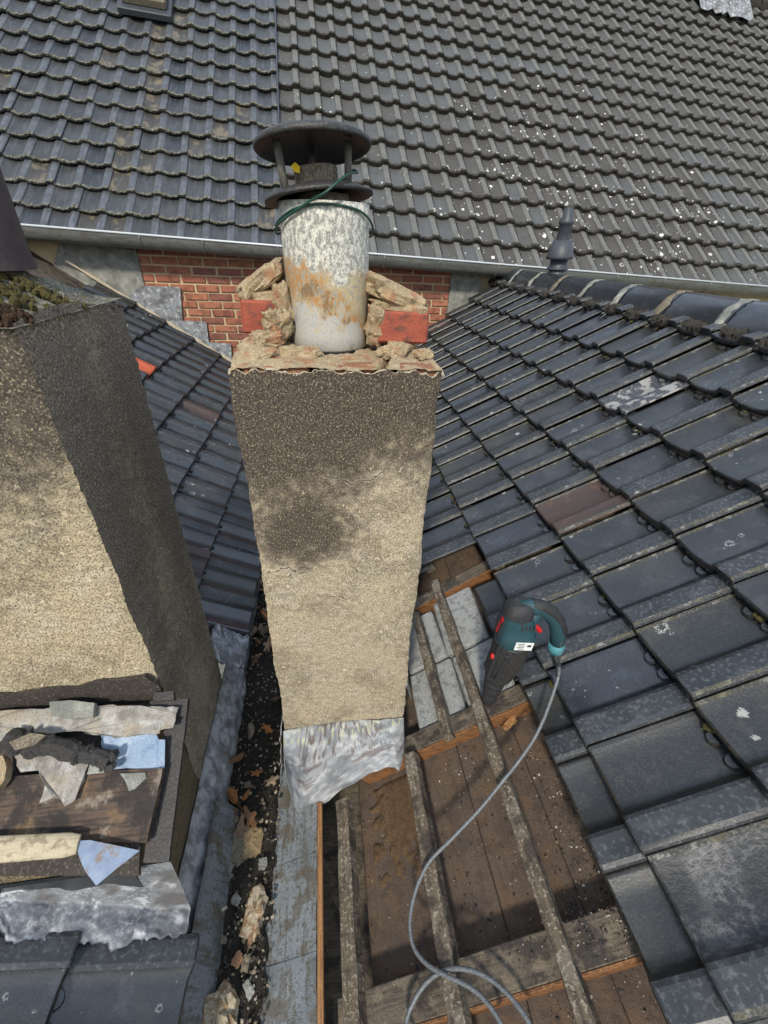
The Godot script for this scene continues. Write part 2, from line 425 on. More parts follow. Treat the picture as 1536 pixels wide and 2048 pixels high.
	M.lead_dull = mat(paint(c8(166, 168, 170), [
		[mid2, 0.42, 0.75, c8(112, 115, 118), 0.8], [mid, 0.54, 0.8, c8(190, 193, 196), 0.6], [big2, 0.6, 0.75, c8(92, 86, 78), 0.5], [grit2, 0.3, 0.15, c8(60, 62, 66), 0.5]]), 0.4, 0.45, n_soft, 0.3, 0.0)
	M.zinc = mat(paint(c8(118, 124, 128), [
		[big, 0.46, 0.62, c8(100, 106, 110), 0.8], [streak(52, 30.0, false, 8), 0.55, 0.72, c8(82, 78, 70), 0.6], [fine, 0.66, 0.78, c8(70, 64, 52), 0.6], [grit, 0.7, 0.8, c8(188, 194, 198), 0.6], [mid2, 0.6, 0.72, c8(88, 78, 64), 0.6]]), 0.6, 0.48, n_fine, 0.3, 0.1)
	M.gutter = mat(paint(c8(106, 108, 104), [[streak(53, 14.0, true, 8), 0.5, 0.7, c8(85, 86, 81), 0.7], [mid, 0.6, 0.72, c8(86, 79, 63), 0.5], [grit, 0.66, 0.8, c8(176, 178, 172), 0.4]]), 0.8, 0.5, n_fine, 0.3, 0.3)
	M.bead = flat(c8(190, 194, 196), 0.45, 0.2)
	M.cowl = mat(paint(c8(44, 43, 43), [[mid, 0.5, 0.7, c8(60, 58, 56), 0.7], [fine, 0.62, 0.76, c8(96, 92, 86), 0.5], [grit2, 0.3, 0.15, c8(24, 23, 22), 0.7]]), 0.25, 0.5, n_fine, 0.6)
	M.post = mat(paint(c8(92, 90, 82), [[mid, 0.5, 0.7, c8(66, 64, 58), 0.7], [fine, 0.6, 0.75, c8(130, 128, 116), 0.6]]), 0.2, 0.7, n_fine, 0.6)
	M.flue_dark = mat(paint(c8(62, 52, 52), [[mid, 0.5, 0.7, c8(52, 44, 45), 0.7], [grit, 0.66, 0.8, c8(92, 82, 80), 0.5]]), 0.4, 0.6, n_fine, 0.3)
	# --- timber
	var gr := streak(61, 60.0, false, 14); var grx := streak(62, 60.0, true, 14)
	M.batten = mat(paint(c8(94, 83, 69), [[gr, 0.46, 0.66, c8(62, 54, 44), 0.8], [big, 0.55, 0.7, c8(114, 107, 96), 0.6], [fine, 0.64, 0.76, c8(168, 158, 142), 0.6], [mid2, 0.6, 0.7, c8(46, 40, 35), 0.7]]), 0.5, 0.85, n_fine, 0.9)
	M.rafter = mat(paint(c8(88, 78, 66), [[grx, 0.46, 0.66, c8(60, 53, 46), 0.8], [mid, 0.58, 0.72, c8(116, 104, 88), 0.6], [grit, 0.64, 0.8, c8(140, 130, 114), 0.5], [mid2, 0.6, 0.7, c8(40, 36, 32), 0.7]]), 0.5, 0.85, n_fine, 0.8)
	M.pine = mat(paint(c8(121, 82, 48), [[grx, 0.46, 0.7, c8(95, 60, 32), 0.8], [mid, 0.5, 0.8, c8(73, 49, 32), 0.75], [fine, 0.64, 0.8, c8(180, 132, 80), 0.5]]), 0.4, 0.75, n_fine, 0.6)
	M.edge = mat(paint(c8(158, 116, 74), [[gr, 0.46, 0.66, c8(126, 88, 54), 0.8], [grit2, 0.34, 0.2, c8(74, 54, 38), 0.6]]), 0.5, 0.8, n_fine, 0.5)
	var crumbs := spots(63, 240, 0.8, 4.0, 0.0)
	var crumbs2 := spots(64, 160, 0.7, 2.2, 0.0)
	M.board = mat(paint(c8(87, 73, 62), [
		[gr, 0.5, 0.75, c8(74, 61, 52), 0.6], [big, 0.45, 0.75, c8(71, 60, 52), 0.7], [big2, 0.56, 0.8, c8(99, 76, 54), 0.6], [mid, 0.58, 0.8, c8(64, 53, 45), 0.6], [grit2, 0.34, 0.18, c8(49, 39, 32), 0.7],
		[crumbs, 0.2, 0.8, c8(37, 32, 29), 0.8, 0], [crumbs2, 0.2, 0.8, c8(176, 162, 144), 0.7, 0]]), 0.5, 0.9, n_fine, 0.7)
	M.sawdust = mat(paint(c8(98, 76, 52), [[mid, 0.45, 0.75, c8(78, 60, 42), 0.8], [fine, 0.5, 0.75, c8(120, 94, 64), 0.6], [grit2, 0.4, 0.25, c8(50, 40, 30), 0.8]]), 0.25, 0.95, n_grit, 1.0)
	M.plank = mat(paint(c8(84, 68, 56), [[grx, 0.44, 0.7, c8(50, 42, 37), 0.85], [big, 0.5, 0.8, c8(126, 98, 68), 0.7], [mid2, 0.6, 0.8, c8(146, 136, 122), 0.7], [big2, 0.48, 0.75, c8(36, 31, 29), 0.85]]), 0.45, 0.8, n_fine, 0.8)
	M.handle = mat(paint(c8(176, 164, 138), [[grx, 0.5, 0.7, c8(146, 134, 110), 0.6], [fine, 0.6, 0.74, c8(200, 192, 170), 0.6], [mid2, 0.62, 0.72, c8(116, 104, 84), 0.6]]), 0.2, 0.85, n_fine, 0.5)
	M.block = mat(paint(c8(172, 174, 172), [[mid, 0.5, 0.7, c8(122, 124, 124), 0.7], [grit2, 0.4, 0.2, c8(82, 84, 84), 0.8], [fine, 0.6, 0.75, c8(176, 178, 176), 0.6], [crumbs, 0.3, 0.8, c8(92, 92, 90), 0.5, 0]]), 0.35, 0.95, n_grit, 1.0)
	M.slate = mat(paint(c8(44, 41, 41), [[mid, 0.5, 0.7, c8(34, 33, 33), 0.8], [fine, 0.64, 0.78, c8(71, 68, 64), 0.5], [grit, 0.66, 0.8, c8(87, 83, 76), 0.4]]), 0.4, 0.6, n_fine, 0.6)
	# --- soil, leaves
	M.soil = mat(paint(c8(37, 32, 27), [[fine, 0.5, 0.7, c8(61, 53, 43), 0.7], [mid, 0.58, 0.7, c8(42, 45, 27), 0.7], [grit, 0.6, 0.75, c8(96, 85, 70), 0.7], [grit2, 0.4, 0.2, c8(16, 14, 13), 0.8]]), 0.25, 0.95, n_grit, 1.6)
	M.moss = mat(paint(c8(92, 84, 46), [[fine, 0.5, 0.65, c8(132, 120, 66), 0.8], [grit2, 0.45, 0.25, c8(50, 42, 24), 0.85], [mid, 0.55, 0.7, c8(70, 78, 36), 0.7]]), 0.12, 1.0, n_grit, 1.6)
	M.moss_rust = mat(paint(c8(66, 46, 28), [[fine, 0.5, 0.65, c8(92, 66, 38), 0.8], [grit2, 0.45, 0.25, c8(34, 24, 16), 0.85]]), 0.12, 1.0, n_grit, 1.6)
	for k in 5:
		var lc: Color = [c8(112, 78, 50), c8(144, 114, 88), c8(88, 64, 46), c8(150, 98, 50), c8(124, 108, 88)][k]
		M["leaf%d" % k] = mat(paint(lc, [[mid, 0.5, 0.7, lc.darkened(0.3), 0.7], [fine, 0.6, 0.75, lc.lightened(0.2), 0.5]], 512, 512), 0.1, 0.8, n_fine, 0.6)
	# --- tools
	M.teal = mat(paint(c8(36, 67, 75), [[mid, 0.5, 0.7, c8(30, 58, 66), 0.6], [fine, 0.60, 0.78, c8(72, 100, 103), 0.4]]), 0.12, 0.5, n_fine, 0.15)
	M.rubber = mat(paint(c8(34, 35, 38), [[mid, 0.5, 0.7, c8(58, 58, 58), 0.5], [fine, 0.6, 0.75, c8(92, 90, 86), 0.4]]), 0.1, 0.7, n_fine, 0.2)
	M.gearbox = mat(paint(c8(38, 38, 39), [[mid, 0.48, 0.68, c8(66, 62, 58), 0.6], [fine, 0.58, 0.72, c8(90, 85, 78), 0.45]]), 0.12, 0.6, n_fine, 0.3)
	M.red = flat(c8(200, 36, 40), 0.4)
	M.label = flat(c8(222, 224, 222), 0.5)
	M.ink = flat(c8(52, 54, 58), 0.6)
	M.cable = mat(paint(c8(84, 88, 92), [[streak(71, 30.0, true, 4), 0.5, 0.66, c8(120, 124, 128), 0.6], [fine, 0.62, 0.75, c8(160, 160, 156), 0.5]]), 0.12, 0.5, n_fine, 0.2)
	M.steel = mat(paint(c8(98, 116, 142), [[mid, 0.5, 0.7, c8(84, 102, 130), 0.7], [mid2, 0.64, 0.72, c8(100, 84, 76), 0.85], [big, 0.55, 0.8, c8(120, 136, 158), 0.6]]), 0.3, 0.5, n_fine, 0.2, 0.1)
	M.wire = flat(c8(24, 66, 54), 0.45)
	M.cream = flat(c8(208, 206, 168), 0.35)
	M.black_plastic = mat(paint(c8(58, 62, 68), [[mid, 0.5, 0.7, c8(48, 51, 56), 0.6], [grit, 0.64, 0.8, c8(86, 90, 94), 0.4]]), 0.4, 0.5, n_fine, 0.2)
	M.yellow = flat(c8(222, 186, 40), 0.6)
	M.ground = mat(paint(c8(96, 98, 86), [[big, 0.45, 0.66, c8(70, 84, 52), 0.8], [fine, 0.55, 0.7, c8(120, 116, 104), 0.6]]), 14.0, 0.95)
	M.inner = flat(c8(150, 150, 146), 0.45, 0.4)
	n_gritty = n_grit
	n_fineish = n_fine

var n_gritty: Texture2D
var n_fineish: Texture2D

# roughcast face with weathering where the photograph has it: soot(u,v) gives 0..1
func weathered(sd: int, w: int, h: int, sandy: Color, sooty: Color, soot: Callable, cracks := []) -> StandardMaterial3D:
	var a := fnl(sd, 0.010, 5); var b := fnl(sd + 1, 0.42, 1); var c := fnl(sd + 2, 0.22, 2); var d := fnl(sd + 3, 0.04, 4); var e := fnl(sd + 4, 0.005, 3)
	var out := PackedByteArray(); out.resize(w * h * 3)
	var j := 0
	var hb := PackedByteArray(); hb.resize(w * h)
	var warm := sandy.darkened(0.22); var pale := sandy.lerp(Color(0.80, 0.78, 0.72), 0.6)
	for y in h:
		for x in w:
			var u := float(x) / w; var v := float(y) / h
			var n1 := a.get_noise_2d(x, y); var g := b.get_noise_2d(x, y); var g2 := c.get_noise_2d(x, y); var n2 := d.get_noise_2d(x, y); var n3 := e.get_noise_2d(x, y)
			var s: float = soot.call(u, v) * 1.4 + n1 * 0.4 + n2 * 0.4 + g * 0.3 + g2 * 0.4
			s = smoothstep(0.0, 1.1, s)
			var k := sandy.lerp(warm, clampf(n3 * 1.6 + n2 * 0.9 + 0.2, 0.0, 1.0))
			k = k.lerp(pale, clampf(n1 * 1.5 + g2 * 0.9 - 0.1, 0.0, 0.75))
			k = k.lerp(sooty, s)
			k = k.lerp(Color(0.82, 0.76, 0.64), clampf(g2 * 2.6 + g * 0.8 - 0.95, 0.0, 0.85))
			k = k.lerp(Color(0.17, 0.14, 0.12), clampf(-g * 1.5 - g2 * 1.2 - 0.38, 0.0, 0.75))
			k = k.lerp(Color(0.80, 0.71, 0.55), clampf(g * 1.8 + g2 * 0.6 - 0.6, 0.0, 0.6))
			hb[y * w + x] = clampi(int(128.0 + g * 55.0 + g2 * 60.0 + n2 * 40.0), 0, 255)
			for q in cracks:
				if u > q[1] and u < q[2]:
					var dy := absf(y - (q[0] * h + n1 * 30.0 + n3 * 20.0))
					if dy < 7.0: k = k.lerp(pale, 0.5 * (1.0 - dy / 7.0)) if dy > 1.2 else k.lerp(Color(0.2, 0.17, 0.14), 0.7)
			if n2 > 0.52 and s < 0.9: k = k.lerp(Color(0.84, 0.78, 0.66), clampf((n2 - 0.52) * 14.0, 0.0, 0.8))
			out[j] = int(k.r * 255.0); out[j + 1] = int(k.g * 255.0); out[j + 2] = int(k.b * 255.0)
			j += 3
	return mat(ImageTexture.create_from_image(Image.create_from_data(w, h, false, Image.FORMAT_RGB8, out)), 0.0, 0.95, bumps(hb, w, h, 2.5), 1.0)

func bumps(b: PackedByteArray, w: int, h: int, k: float) -> ImageTexture:
	var im := Image.create_from_data(w, h, false, Image.FORMAT_L8, b)
	im.convert(Image.FORMAT_RGBA8)
	im.bump_map_to_normal_map(k)
	return ImageTexture.create_from_image(im)

func make_more() -> void:
	var big := nz(1, 4.0, 4); var mid := nz(2, 10.0, 4); var fine := nz(3, 50.0, 3); var grit := nz(4, 230.0, 2); var mid2 := nz(5, 7.0, 5); var grit2 := nz(6, 170.0, 2)
	M.redbrick_dull = mat(paint(c8(150, 100, 74), [[mid, 0.45, 0.75, c8(128, 70, 50), 0.8], [fine, 0.5, 0.7, c8(176, 146, 108), 0.7], [grit2, 0.36, 0.2, c8(84, 58, 44), 0.7]]), 0.2, 0.9, n_gritty, 0.8)
	M.lower = mat(paint(c8(126, 112, 86), [[mid, 0.5, 0.7, c8(104, 92, 72), 0.8], [fine, 0.5, 0.7, c8(142, 128, 98), 0.6], [grit2, 0.4, 0.22, c8(58, 52, 42), 0.8], [grit, 0.64, 0.8, c8(168, 156, 126), 0.5]]), 0.5, 0.95, n_gritty, 1.2)
	M.crown = mat(paint(c8(134, 129, 114), [[mid2, 0.48, 0.62, c8(150, 146, 128), 0.8], [big, 0.5, 0.66, c8(92, 87, 78), 0.7], [fine, 0.5, 0.7, c8(196, 194, 178), 0.7], [grit2, 0.4, 0.22, c8(38, 35, 32), 0.85], [mid, 0.6, 0.72, c8(112, 108, 64), 0.6]]), 0.25, 0.95, n_gritty, 1.6)
	M.zinc_blue = mat(paint(c8(128, 148, 170), [[mid, 0.5, 0.8, c8(106, 126, 150), 0.7], [big, 0.5, 0.8, c8(160, 174, 188), 0.6], [grit2, 0.26, 0.14, c8(60, 66, 74), 0.6]]), 0.4, 0.5, n_fineish, 0.3, 0.1)
	M.lead_warm = mat(paint(c8(146, 142, 135), [[mid2, 0.42, 0.75, c8(106, 100, 94), 0.8], [mid, 0.5, 0.8, c8(180, 178, 173), 0.75], [big, 0.5, 0.8, c8(160, 146, 122), 0.7], [fine, 0.62, 0.85, c8(98, 92, 86), 0.5], [grit2, 0.3, 0.14, c8(64, 60, 56), 0.6]]), 0.4, 0.65, n_fineish, 0.4, 0.1)
	M.bitumen_grey = mat(paint(c8(60, 58, 58), [[mid, 0.5, 0.7, c8(38, 37, 38), 0.8], [fine, 0.54, 0.7, c8(96, 92, 86), 0.6]]), 0.2, 0.85, n_gritty, 1.2)
	M.render_slab = mat(paint(c8(152, 132, 98), [[mid, 0.5, 0.7, c8(132, 112, 82), 0.7], [grit2, 0.4, 0.24, c8(92, 78, 56), 0.7], [grit, 0.62, 0.8, c8(180, 162, 126), 0.5]]), 0.25, 0.95, n_gritty, 1.0)
	M.mortar_pale = mat(paint(c8(196, 182, 156), [[mid2, 0.48, 0.6, c8(134, 98, 62), 0.85], [fine, 0.5, 0.7, c8(214, 204, 182), 0.6], [grit2, 0.38, 0.22, c8(84, 68, 48), 0.8]]), 0.15, 0.95, n_gritty, 1.2)
	M.teal_pale = mat(paint(c8(74, 134, 142), [[mid, 0.5, 0.7, c8(58, 116, 126), 0.6], [fine, 0.62, 0.78, c8(140, 170, 172), 0.4]]), 0.1, 0.5)

func _ready() -> void:
	# ---- camera
	var th := deg_to_rad(32.7); var roll := atan2(68.0, 1287.0); var yaw := deg_to_rad(9.3)
	var fw0 := Vector3(sin(yaw), 0, -cos(yaw)); var r0 := Vector3(cos(yaw), 0, sin(yaw))
	cam_f = fw0 * cos(th) + Vector3.DOWN * sin(th)
	var up := Vector3.UP * cos(th) + fw0 * sin(th)
	cam_r = r0 * cos(roll) + up * sin(roll)
	cam_u = up * cos(roll) - r0 * sin(roll)
	var cam := Camera3D.new()
	cam.name = "camera"
	cam.fov = rad_to_deg(2.0 * atan(1024.0 / F)); cam.near = 0.02; cam.far = 500.0
	cam.transform = Transform3D(Basis(cam_r, cam_u, -cam_f), Vector3.ZERO)
	add_child(cam); cam.current = true
	# ---- sky and sun
	var env := Environment.new()
	env.background_mode = Environment.BG_SKY
	var sky := Sky.new(); var sm := ProceduralSkyMaterial.new()
	sm.sky_top_color = Color(0.64, 0.70, 0.78); sm.sky_horizon_color = Color(0.92, 0.93, 0.94); sm.sky_curve = 0.16
	sm.ground_bottom_color = Color(0.20, 0.19, 0.17); sm.ground_horizon_color = Color(0.50, 0.50, 0.47)
	sm.sky_energy_multiplier = 1.25; sm.sun_angle_max = 0.0
	sky.sky_material = sm; env.sky = sky
	env.tonemap_mode = Environment.TONE_MAPPER_LINEAR
	env.tonemap_exposure = 1.2
	env.sdfgi_enabled = true; env.ssao_enabled = true; env.ssil_enabled = true
	var we := WorldEnvironment.new(); we.name = "environment"; we.environment = env
	add_child(we)
	var sun := DirectionalLight3D.new()
	sun.name = "sun"; sun.light_energy = 1.0; sun.light_angular_distance = 6.0; sun.light_color = Color(1.0, 0.965, 0.90); sun.shadow_enabled = true
	add_child(sun)
	sun.look_at_from_position(Vector3(-0.26, 0.64, 0.72) * 10.0, Vector3.ZERO)
	# ---- frames
	var p := deg_to_rad(PITCH)
	var nr := Vector3(-sin(p), cos(p), 0); fr_right = Transform3D(Basis(Vector3(cos(p), sin(p), 0), nr, Vector3.BACK), nr * D_RIGHT)
	var nl := Vector3(sin(p), cos(p), 0); fr_left = Transform3D(Basis(Vector3(cos(p), -sin(p), 0), nl, Vector3.BACK), nl * D_LEFT)
	var r := Vector3(0.9986, -0.028, -0.052).normalized()
	var q := deg_to_rad(41.0)
	var u := Vector3(0, sin(q), -cos(q)); u = (u - r * u.dot(r)).normalized()
	fr_rear = Transform3D(Basis(r, u.cross(r) * -1.0, -u), Vector3(-0.338, -0.038, -4.1))
	make_materials()
	make_more()
	build_ground()
	build_rear()
	build_right_roof()
	build_left_roof()
	build_box_gutter()
	build_chimney()
	build_left_chimney()
	build_shoulder_clutter()
	build_hammer()
	build_debris()

func build_ground() -> void:
	var g := Shape.new().grid(1, 1, func(a, b): return Vector3(lerpf(-200, 200, a), -9.0, lerpf(200, -200, b)))
	var o := obj("ground", g, M.ground)
	tag(o, "", "", "", "structure")

# interlocking tile: x up the slope from its nose, y off the roof, z across from the pan's edge (0) to the rib's outer edge (W)
func tile_mesh(W: float, L: float, ov: float, rib: float, rh: float, nose: float, knobs: bool, crust: int, sd: int, drop := 0.022) -> ArrayMesh:
	var g := RandomNumberGenerator.new(); g.seed = sd
	var prof := [Vector2(-0.016, -0.01), Vector2(-0.003, 0.006), Vector2(0.004, 0.009), Vector2(0.012, 0.0065), Vector2(0.028, 0.0), Vector2(0.05, -0.003), Vector2(W * 0.4, -0.005), Vector2(W - rib - 0.046, -0.003), Vector2(W - rib - 0.026, 0.0), Vector2(W - rib - 0.015, 0.004), Vector2(W - rib - 0.002, rh - 0.004), Vector2(W - rib + 0.006, rh), Vector2(W - 0.007, rh), Vector2(W + 0.001, rh - 0.003), Vector2(W + 0.004, rh - 0.008), Vector2(W + 0.003, rh - 0.011)]
	var s := Shape.new()
	var worn := Shape.new()
	var ribs := Shape.new()
	var bs := [[0.0, -nose], [-0.001, -0.006], [0.0015, -0.002], [0.006, 0.0], [L * 0.9, -drop * 0.9], [L + ov, -drop * (L + ov) / L]]
	for i in prof.size() - 1:
		var p: Vector2 = prof[i]; var q: Vector2 = prof[i + 1]
		for k in bs.size() - 1:
			if k < 3: s.smooth(1)
			else: s.smooth(-1 if i > 9 else 2)
			var b0: Array = bs[k]; var b1: Array = bs[k + 1]
			var e0: float = 0.004 if i > 3 and i < 9 else 0.0
			# the nose of the pan is set back a little between the ribs
			var x0: float = b0[0] + (e0 if k == 0 else 0.0)
			var into := worn if crust == 3 and (i == 2 or i == 12) and k >= 2 else s
			if i >= 10 and k >= 2 and into == s: into = ribs
			if into != s: into.smooth(2 if into == worn else -1)
			into.quad(Vector3(x0, q.y + b0[1], q.x), Vector3(b1[0], q.y + b1[1], q.x), Vector3(b1[0], p.y + b1[1], p.x), Vector3(x0, p.y + b0[1], p.x))
	if knobs:
		for zc in [W * 0.30, W * 0.54]:
			var r := 0.0165
			var x1 := L - 0.004
			var yb := -drop * (x1 - r) / L
			for k in 7:
				var a0 := PI * k / 7.0; var a1 := PI * (k + 1) / 7.0
				var v0 := Vector3(x1 - sin(a0) * r * 1.15, yb - 0.002, zc + cos(a0) * r); var v1 := Vector3(x1 - sin(a1) * r * 1.15, yb - 0.002, zc + cos(a1) * r)
				var t0 := Vector3(x1 - sin(a0) * r * 0.9, yb + 0.005, zc + cos(a0) * r * 0.82); var t1 := Vector3(x1 - sin(a1) * r * 0.9, yb + 0.005, zc + cos(a1) * r * 0.82)
				s.smooth(-1)
				s.quad(v0, v1, t1, t0)
				s.tri(Vector3(x1 - 0.002, yb + 0.004, zc), t0, t1)
	var m := s.mesh()
	ribs.mesh(m)
	if crust == 0: return m
	if crust == 3:
		worn.mesh(m)
		return m
	# a crumbly edge of lichen or moss along the nose
	var c := Shape.new()
	var n := 15
	var pts := []
	for i in n + 1:
		var z := W * i / n
		var y := 0.0
		for k in prof.size() - 1:
			if z >= prof[k].x and z <= prof[k + 1].x and prof[k + 1].x > prof[k].x:
				y = lerpf(prof[k].y, prof[k + 1].y, (z - prof[k].x) / (prof[k + 1].x - prof[k].x))
		if i == n: y = rh
		pts.append([z, y, g.randf_range(0.004, 0.026) if crust == 1 else g.randf_range(0.012, 0.034), g.randf_range(-0.008, 0.010) if crust == 1 else g.randf_range(0.001, 0.004), g.randf_range(-0.006, 0.002)])
	for i in n:
		var a: Array = pts[i]; var b: Array = pts[i + 1]
		var lo := -nose * (g.randf_range(0.25, 0.7) if crust == 1 else 1.05)
		var A := [Vector3(-0.004 + a[4], a[1] + lo, a[0]), Vector3(-0.006 + a[4], a[1] + a[3] * 0.5, a[0]), Vector3(0.002 + a[2] * 0.3, a[1] + a[3], a[0]), Vector3(a[2], a[1] - 0.001, a[0])]
		var B := [Vector3(-0.004 + b[4], b[1] + lo, b[0]), Vector3(-0.006 + b[4], b[1] + b[3] * 0.5, b[0]), Vector3(0.002 + b[2] * 0.3, b[1] + b[3], b[0]), Vector3(b[2], b[1] - 0.001, b[0])]
		for k in 3: c.quad(A[k], B[k], B[k + 1], A[k + 1])
	c.mesh(m)
	if crust == 2:
		var d := Shape.new()
		var nn := fnl(sd, 0.9, 2)
		d.blob(T3(Vector3(-0.004, rh - 0.004, W - 0.006)), Vector3(0.013, 0.012, 0.014), nn, 0.5, 2.0, 6, 4)
		for k in 13:
			d.blob(T3(Vector3(lerpf(0.01, L * 0.98, k / 12.0) + g.randf_range(-0.006, 0.006), rh - 0.012 - 0.02 * k / 12.0, W + 0.004)), Vector3(g.randf_range(0.008, 0.016), g.randf_range(0.005, 0.010), g.randf_range(0.004, 0.008)), nn, 0.5, 2.0, 5, 3)
		d.mesh(m)
	return m

func build_rear() -> void:
	# ---- two terrace houses behind: left one with blue-grey glazed tiles, right one with grey concrete tiles
	var ha := thing("terrace_house", "house with blue-grey glazed roof tiles edged in pale lichen", "house", Transform3D())
	var hb := thing("terrace_house", "house with matt grey roof tiles speckled with white lichen", "house", Transform3D())
	var deck := func(r0, r1, y): 
		return Shape.new().box(Transform3D(Basis(), Vector3((r0 + r1) * 0.5, y, -2.9)), Vector3(r1 - r0, 0.06, 5.8))
	var ra := obj("roof", deck.call(-4.2, 0.055, -0.09), M.rafter, ha, fr_rear)
	var rb := obj("roof", deck.call(0.065, 9.0, -0.10), M.rafter, hb, fr_rear)
	# left roof tiles
	var W := 0.188; var L := 0.2385
	var va := []
	for k in 4: va.append(tile_mesh(W, L, 0.03, 0.05, 0.018, 0.024, false, 1, 100 + k, 0.032))
	var turn := Basis(Vector3(0, 0, -1), Vector3.UP, Vector3(1, 0, 0))   # tile x -> up the slope (-z), tile z -> +x
	for row in 14:
		var nose := -0.045 + row * L
		for col in 18:
			var x0 := 0.05 - (col + 1) * W
			if x0 > -0.97 and row < 1 and x0 < -1.9: continue
			if row >= 10 and x0 < -0.88 - 0.02 and x0 > -1.36 and nose > 2.45: continue   # the skylight stands here
			rng.seed = row * 97 + col * 13 + 5
			var mm: Material = M.rear
			var f := rng.randf()
			if f < 0.16: mm = M.rear_dark
			if f > 0.90: mm = M.rear_brown
			var band := absf(x0 + 1.35 - (row * 0.035))
			if band < 0.12 and rng.randf() < 0.7: mm = M.rear_brown
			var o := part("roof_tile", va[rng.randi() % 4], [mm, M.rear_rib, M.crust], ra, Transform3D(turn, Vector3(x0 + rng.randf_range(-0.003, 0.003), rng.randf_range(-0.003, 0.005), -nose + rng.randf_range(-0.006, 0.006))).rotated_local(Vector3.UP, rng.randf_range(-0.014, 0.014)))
	# right roof tiles: the nearest 300 as pieces, the rest as one field
	W = 0.195; L = 0.2872
	var vb := []
	for k in 3: vb.append(tile_mesh(W, L, 0.03, 0.05, 0.024, 0.033, false, 2, 200 + k, 0.036))
	var all := []
	for row in 19:
		for col in 46:
			var x0 := 0.062 + col * W
			var nose := -0.055 + row * L
			var P := fr_rear * Vector3(x0 + W * 0.5, 0, -nose - L * 0.5)
			var dd := P.dot(cam_f)
			var px := 768.0 + F * P.dot(cam_r) / dd; var py := 1024.0 - F * P.dot(cam_u) / dd
			if px > 1700 or py < -160 or dd < 0.1: continue
			all.append([P.length(), x0, nose, row, col])
	all.sort_custom(func(a, b): return a[0] < b[0])
	var rest := []
	for i in all.size():
		var a: Array = all[i]
		rng.seed = a[3] * 131 + a[4] * 17
		var xf := Transform3D(turn, Vector3(a[1] + rng.randf_range(-0.003, 0.003), rng.randf_range(-0.003, 0.005), -a[2] + rng.randf_range(-0.006, 0.006))).rotated_local(Vector3.UP, rng.randf_range(-0.014, 0.014))
		if i < 300:
			var mm: Material = M.grey
			var zone := Vector2((a[1] - 3.0) / 1.6, (a[2] - 1.0) / 1.6).length()
			var f := rng.randf()
			if f < 0.25: mm = M.grey_brown
			if zone < 1.0 and f < 0.9: mm = M.grey_lichen if f < 0.68 else M.grey_brown
			part("roof_tile", vb[rng.randi() % 3], [mm, M.grey_rib, M.moss_brown, M.moss_black], rb, xf)
		else: rest.append(xf)
	var mmesh := MultiMesh.new()
	mmesh.transform_format = MultiMesh.TRANSFORM_3D
	var vr: ArrayMesh = vb[1].duplicate()
	vr.surface_set_material(0, M.grey_brown); vr.surface_set_material(1, M.grey_rib); vr.surface_set_material(2, M.moss_brown); vr.surface_set_material(3, M.moss_black)
	mmesh.mesh = vr; mmesh.instance_count = rest.size()
	for i in rest.size(): mmesh.set_instance_transform(i, rest[i])
	var mi := MultiMeshInstance3D.new(); mi.name = "tile_field"; mi.multimesh = mmesh; mi.set_meta("kind", "stuff")
	rb.add_child(mi, true)
	# white lichen rosettes standing proud on the right roof
	var ls := Shape.new(); var ln := fnl(9, 0.8, 2)
	rng.seed = 77
	var hubs := []
	for k in 46: hubs.append(Vector2(rng.randfn(3.0, 1.1), absf(rng.randfn(0.9, 0.8))))
	for k in 560:
		var hub: Vector2 = hubs[rng.randi() % 46]
		var x := hub.x + rng.randfn(0, 0.12); var v := hub.y + rng.randfn(0, 0.14)
		if x < 0.2 or v < 0.03 or v > 3.8: continue
		var near_edge := rng.randf() < 0.6
		if near_edge: v = floorf(v / L) * L - 0.055 + rng.randf_range(0.005, 0.05)
		if rng.randf() < 0.5: x = 0.062 + floorf((x - 0.062) / W) * W + rng.randf_range(-0.015, 0.012)
		var fx: float = fposmod(x - 0.062, W); var fv: float = fposmod(v + 0.055, L)
		var y := (0.024 if fx > W - 0.05 else 0.0) - 0.036 * fv / L
		var rr := rng.randf_range(0.004, 0.015)
		ls.blob(T3(Vector3(x, y + 0.001, -v)), Vector3(rr * rng.randf_range(0.7, 1.3), 0.003, rr * rng.randf_range(0.7, 1.3)), ln, 0.5, 2.0, 7, 3)
	var lo := obj("lichen", ls, M.lichen, rb); lo.set_meta("kind", "stuff")
	# verge strip between the two roofs
	obj("verge_strip", Shape.new().box(Transform3D(Basis(), Vector3(0.056, 0.0, -2.75)), Vector3(0.012, 0.06, 5.6)), M.black_plastic, ra)
	# ridge of the right house
	var rd := Shape.new()
	for k in 24:
		rd.lathe(Transform3D(Basis(Vector3(0, 1, 0), Vector3(1, 0, 0), Vector3(0, 0, -1)), Vector3(0.1 + k * 0.39, -0.03, -5.40)), [Vector2(0.105, 0.0), Vector2(0.12, 0.0), Vector2(0.12, 0.37), Vector2(0.105, 0.37)], 10, PI, -PI * 0.5)
	obj("ridge", rd, M.moss_brown, rb)
	# skylight on the left house
	var sk := obj("skylight", Shape.new().box(T3(Vector3(-1.12, 0.03, -2.92)), Vector3(0.46, 0.05, 0.72), 0.006), M.black_plastic, ha, fr_rear)
	obj("frame", Shape.new().box(T3(Vector3(-1.12, 0.085, -2.93)), Vector3(0.38, 0.06, 0.62), 0.008), M.mortar_grey, sk)
	obj("pane", Shape.new().box(T3(Vector3(-1.12, 0.118, -2.94)), Vector3(0.32, 0.012, 0.54), 0.004), M.cream, sk)
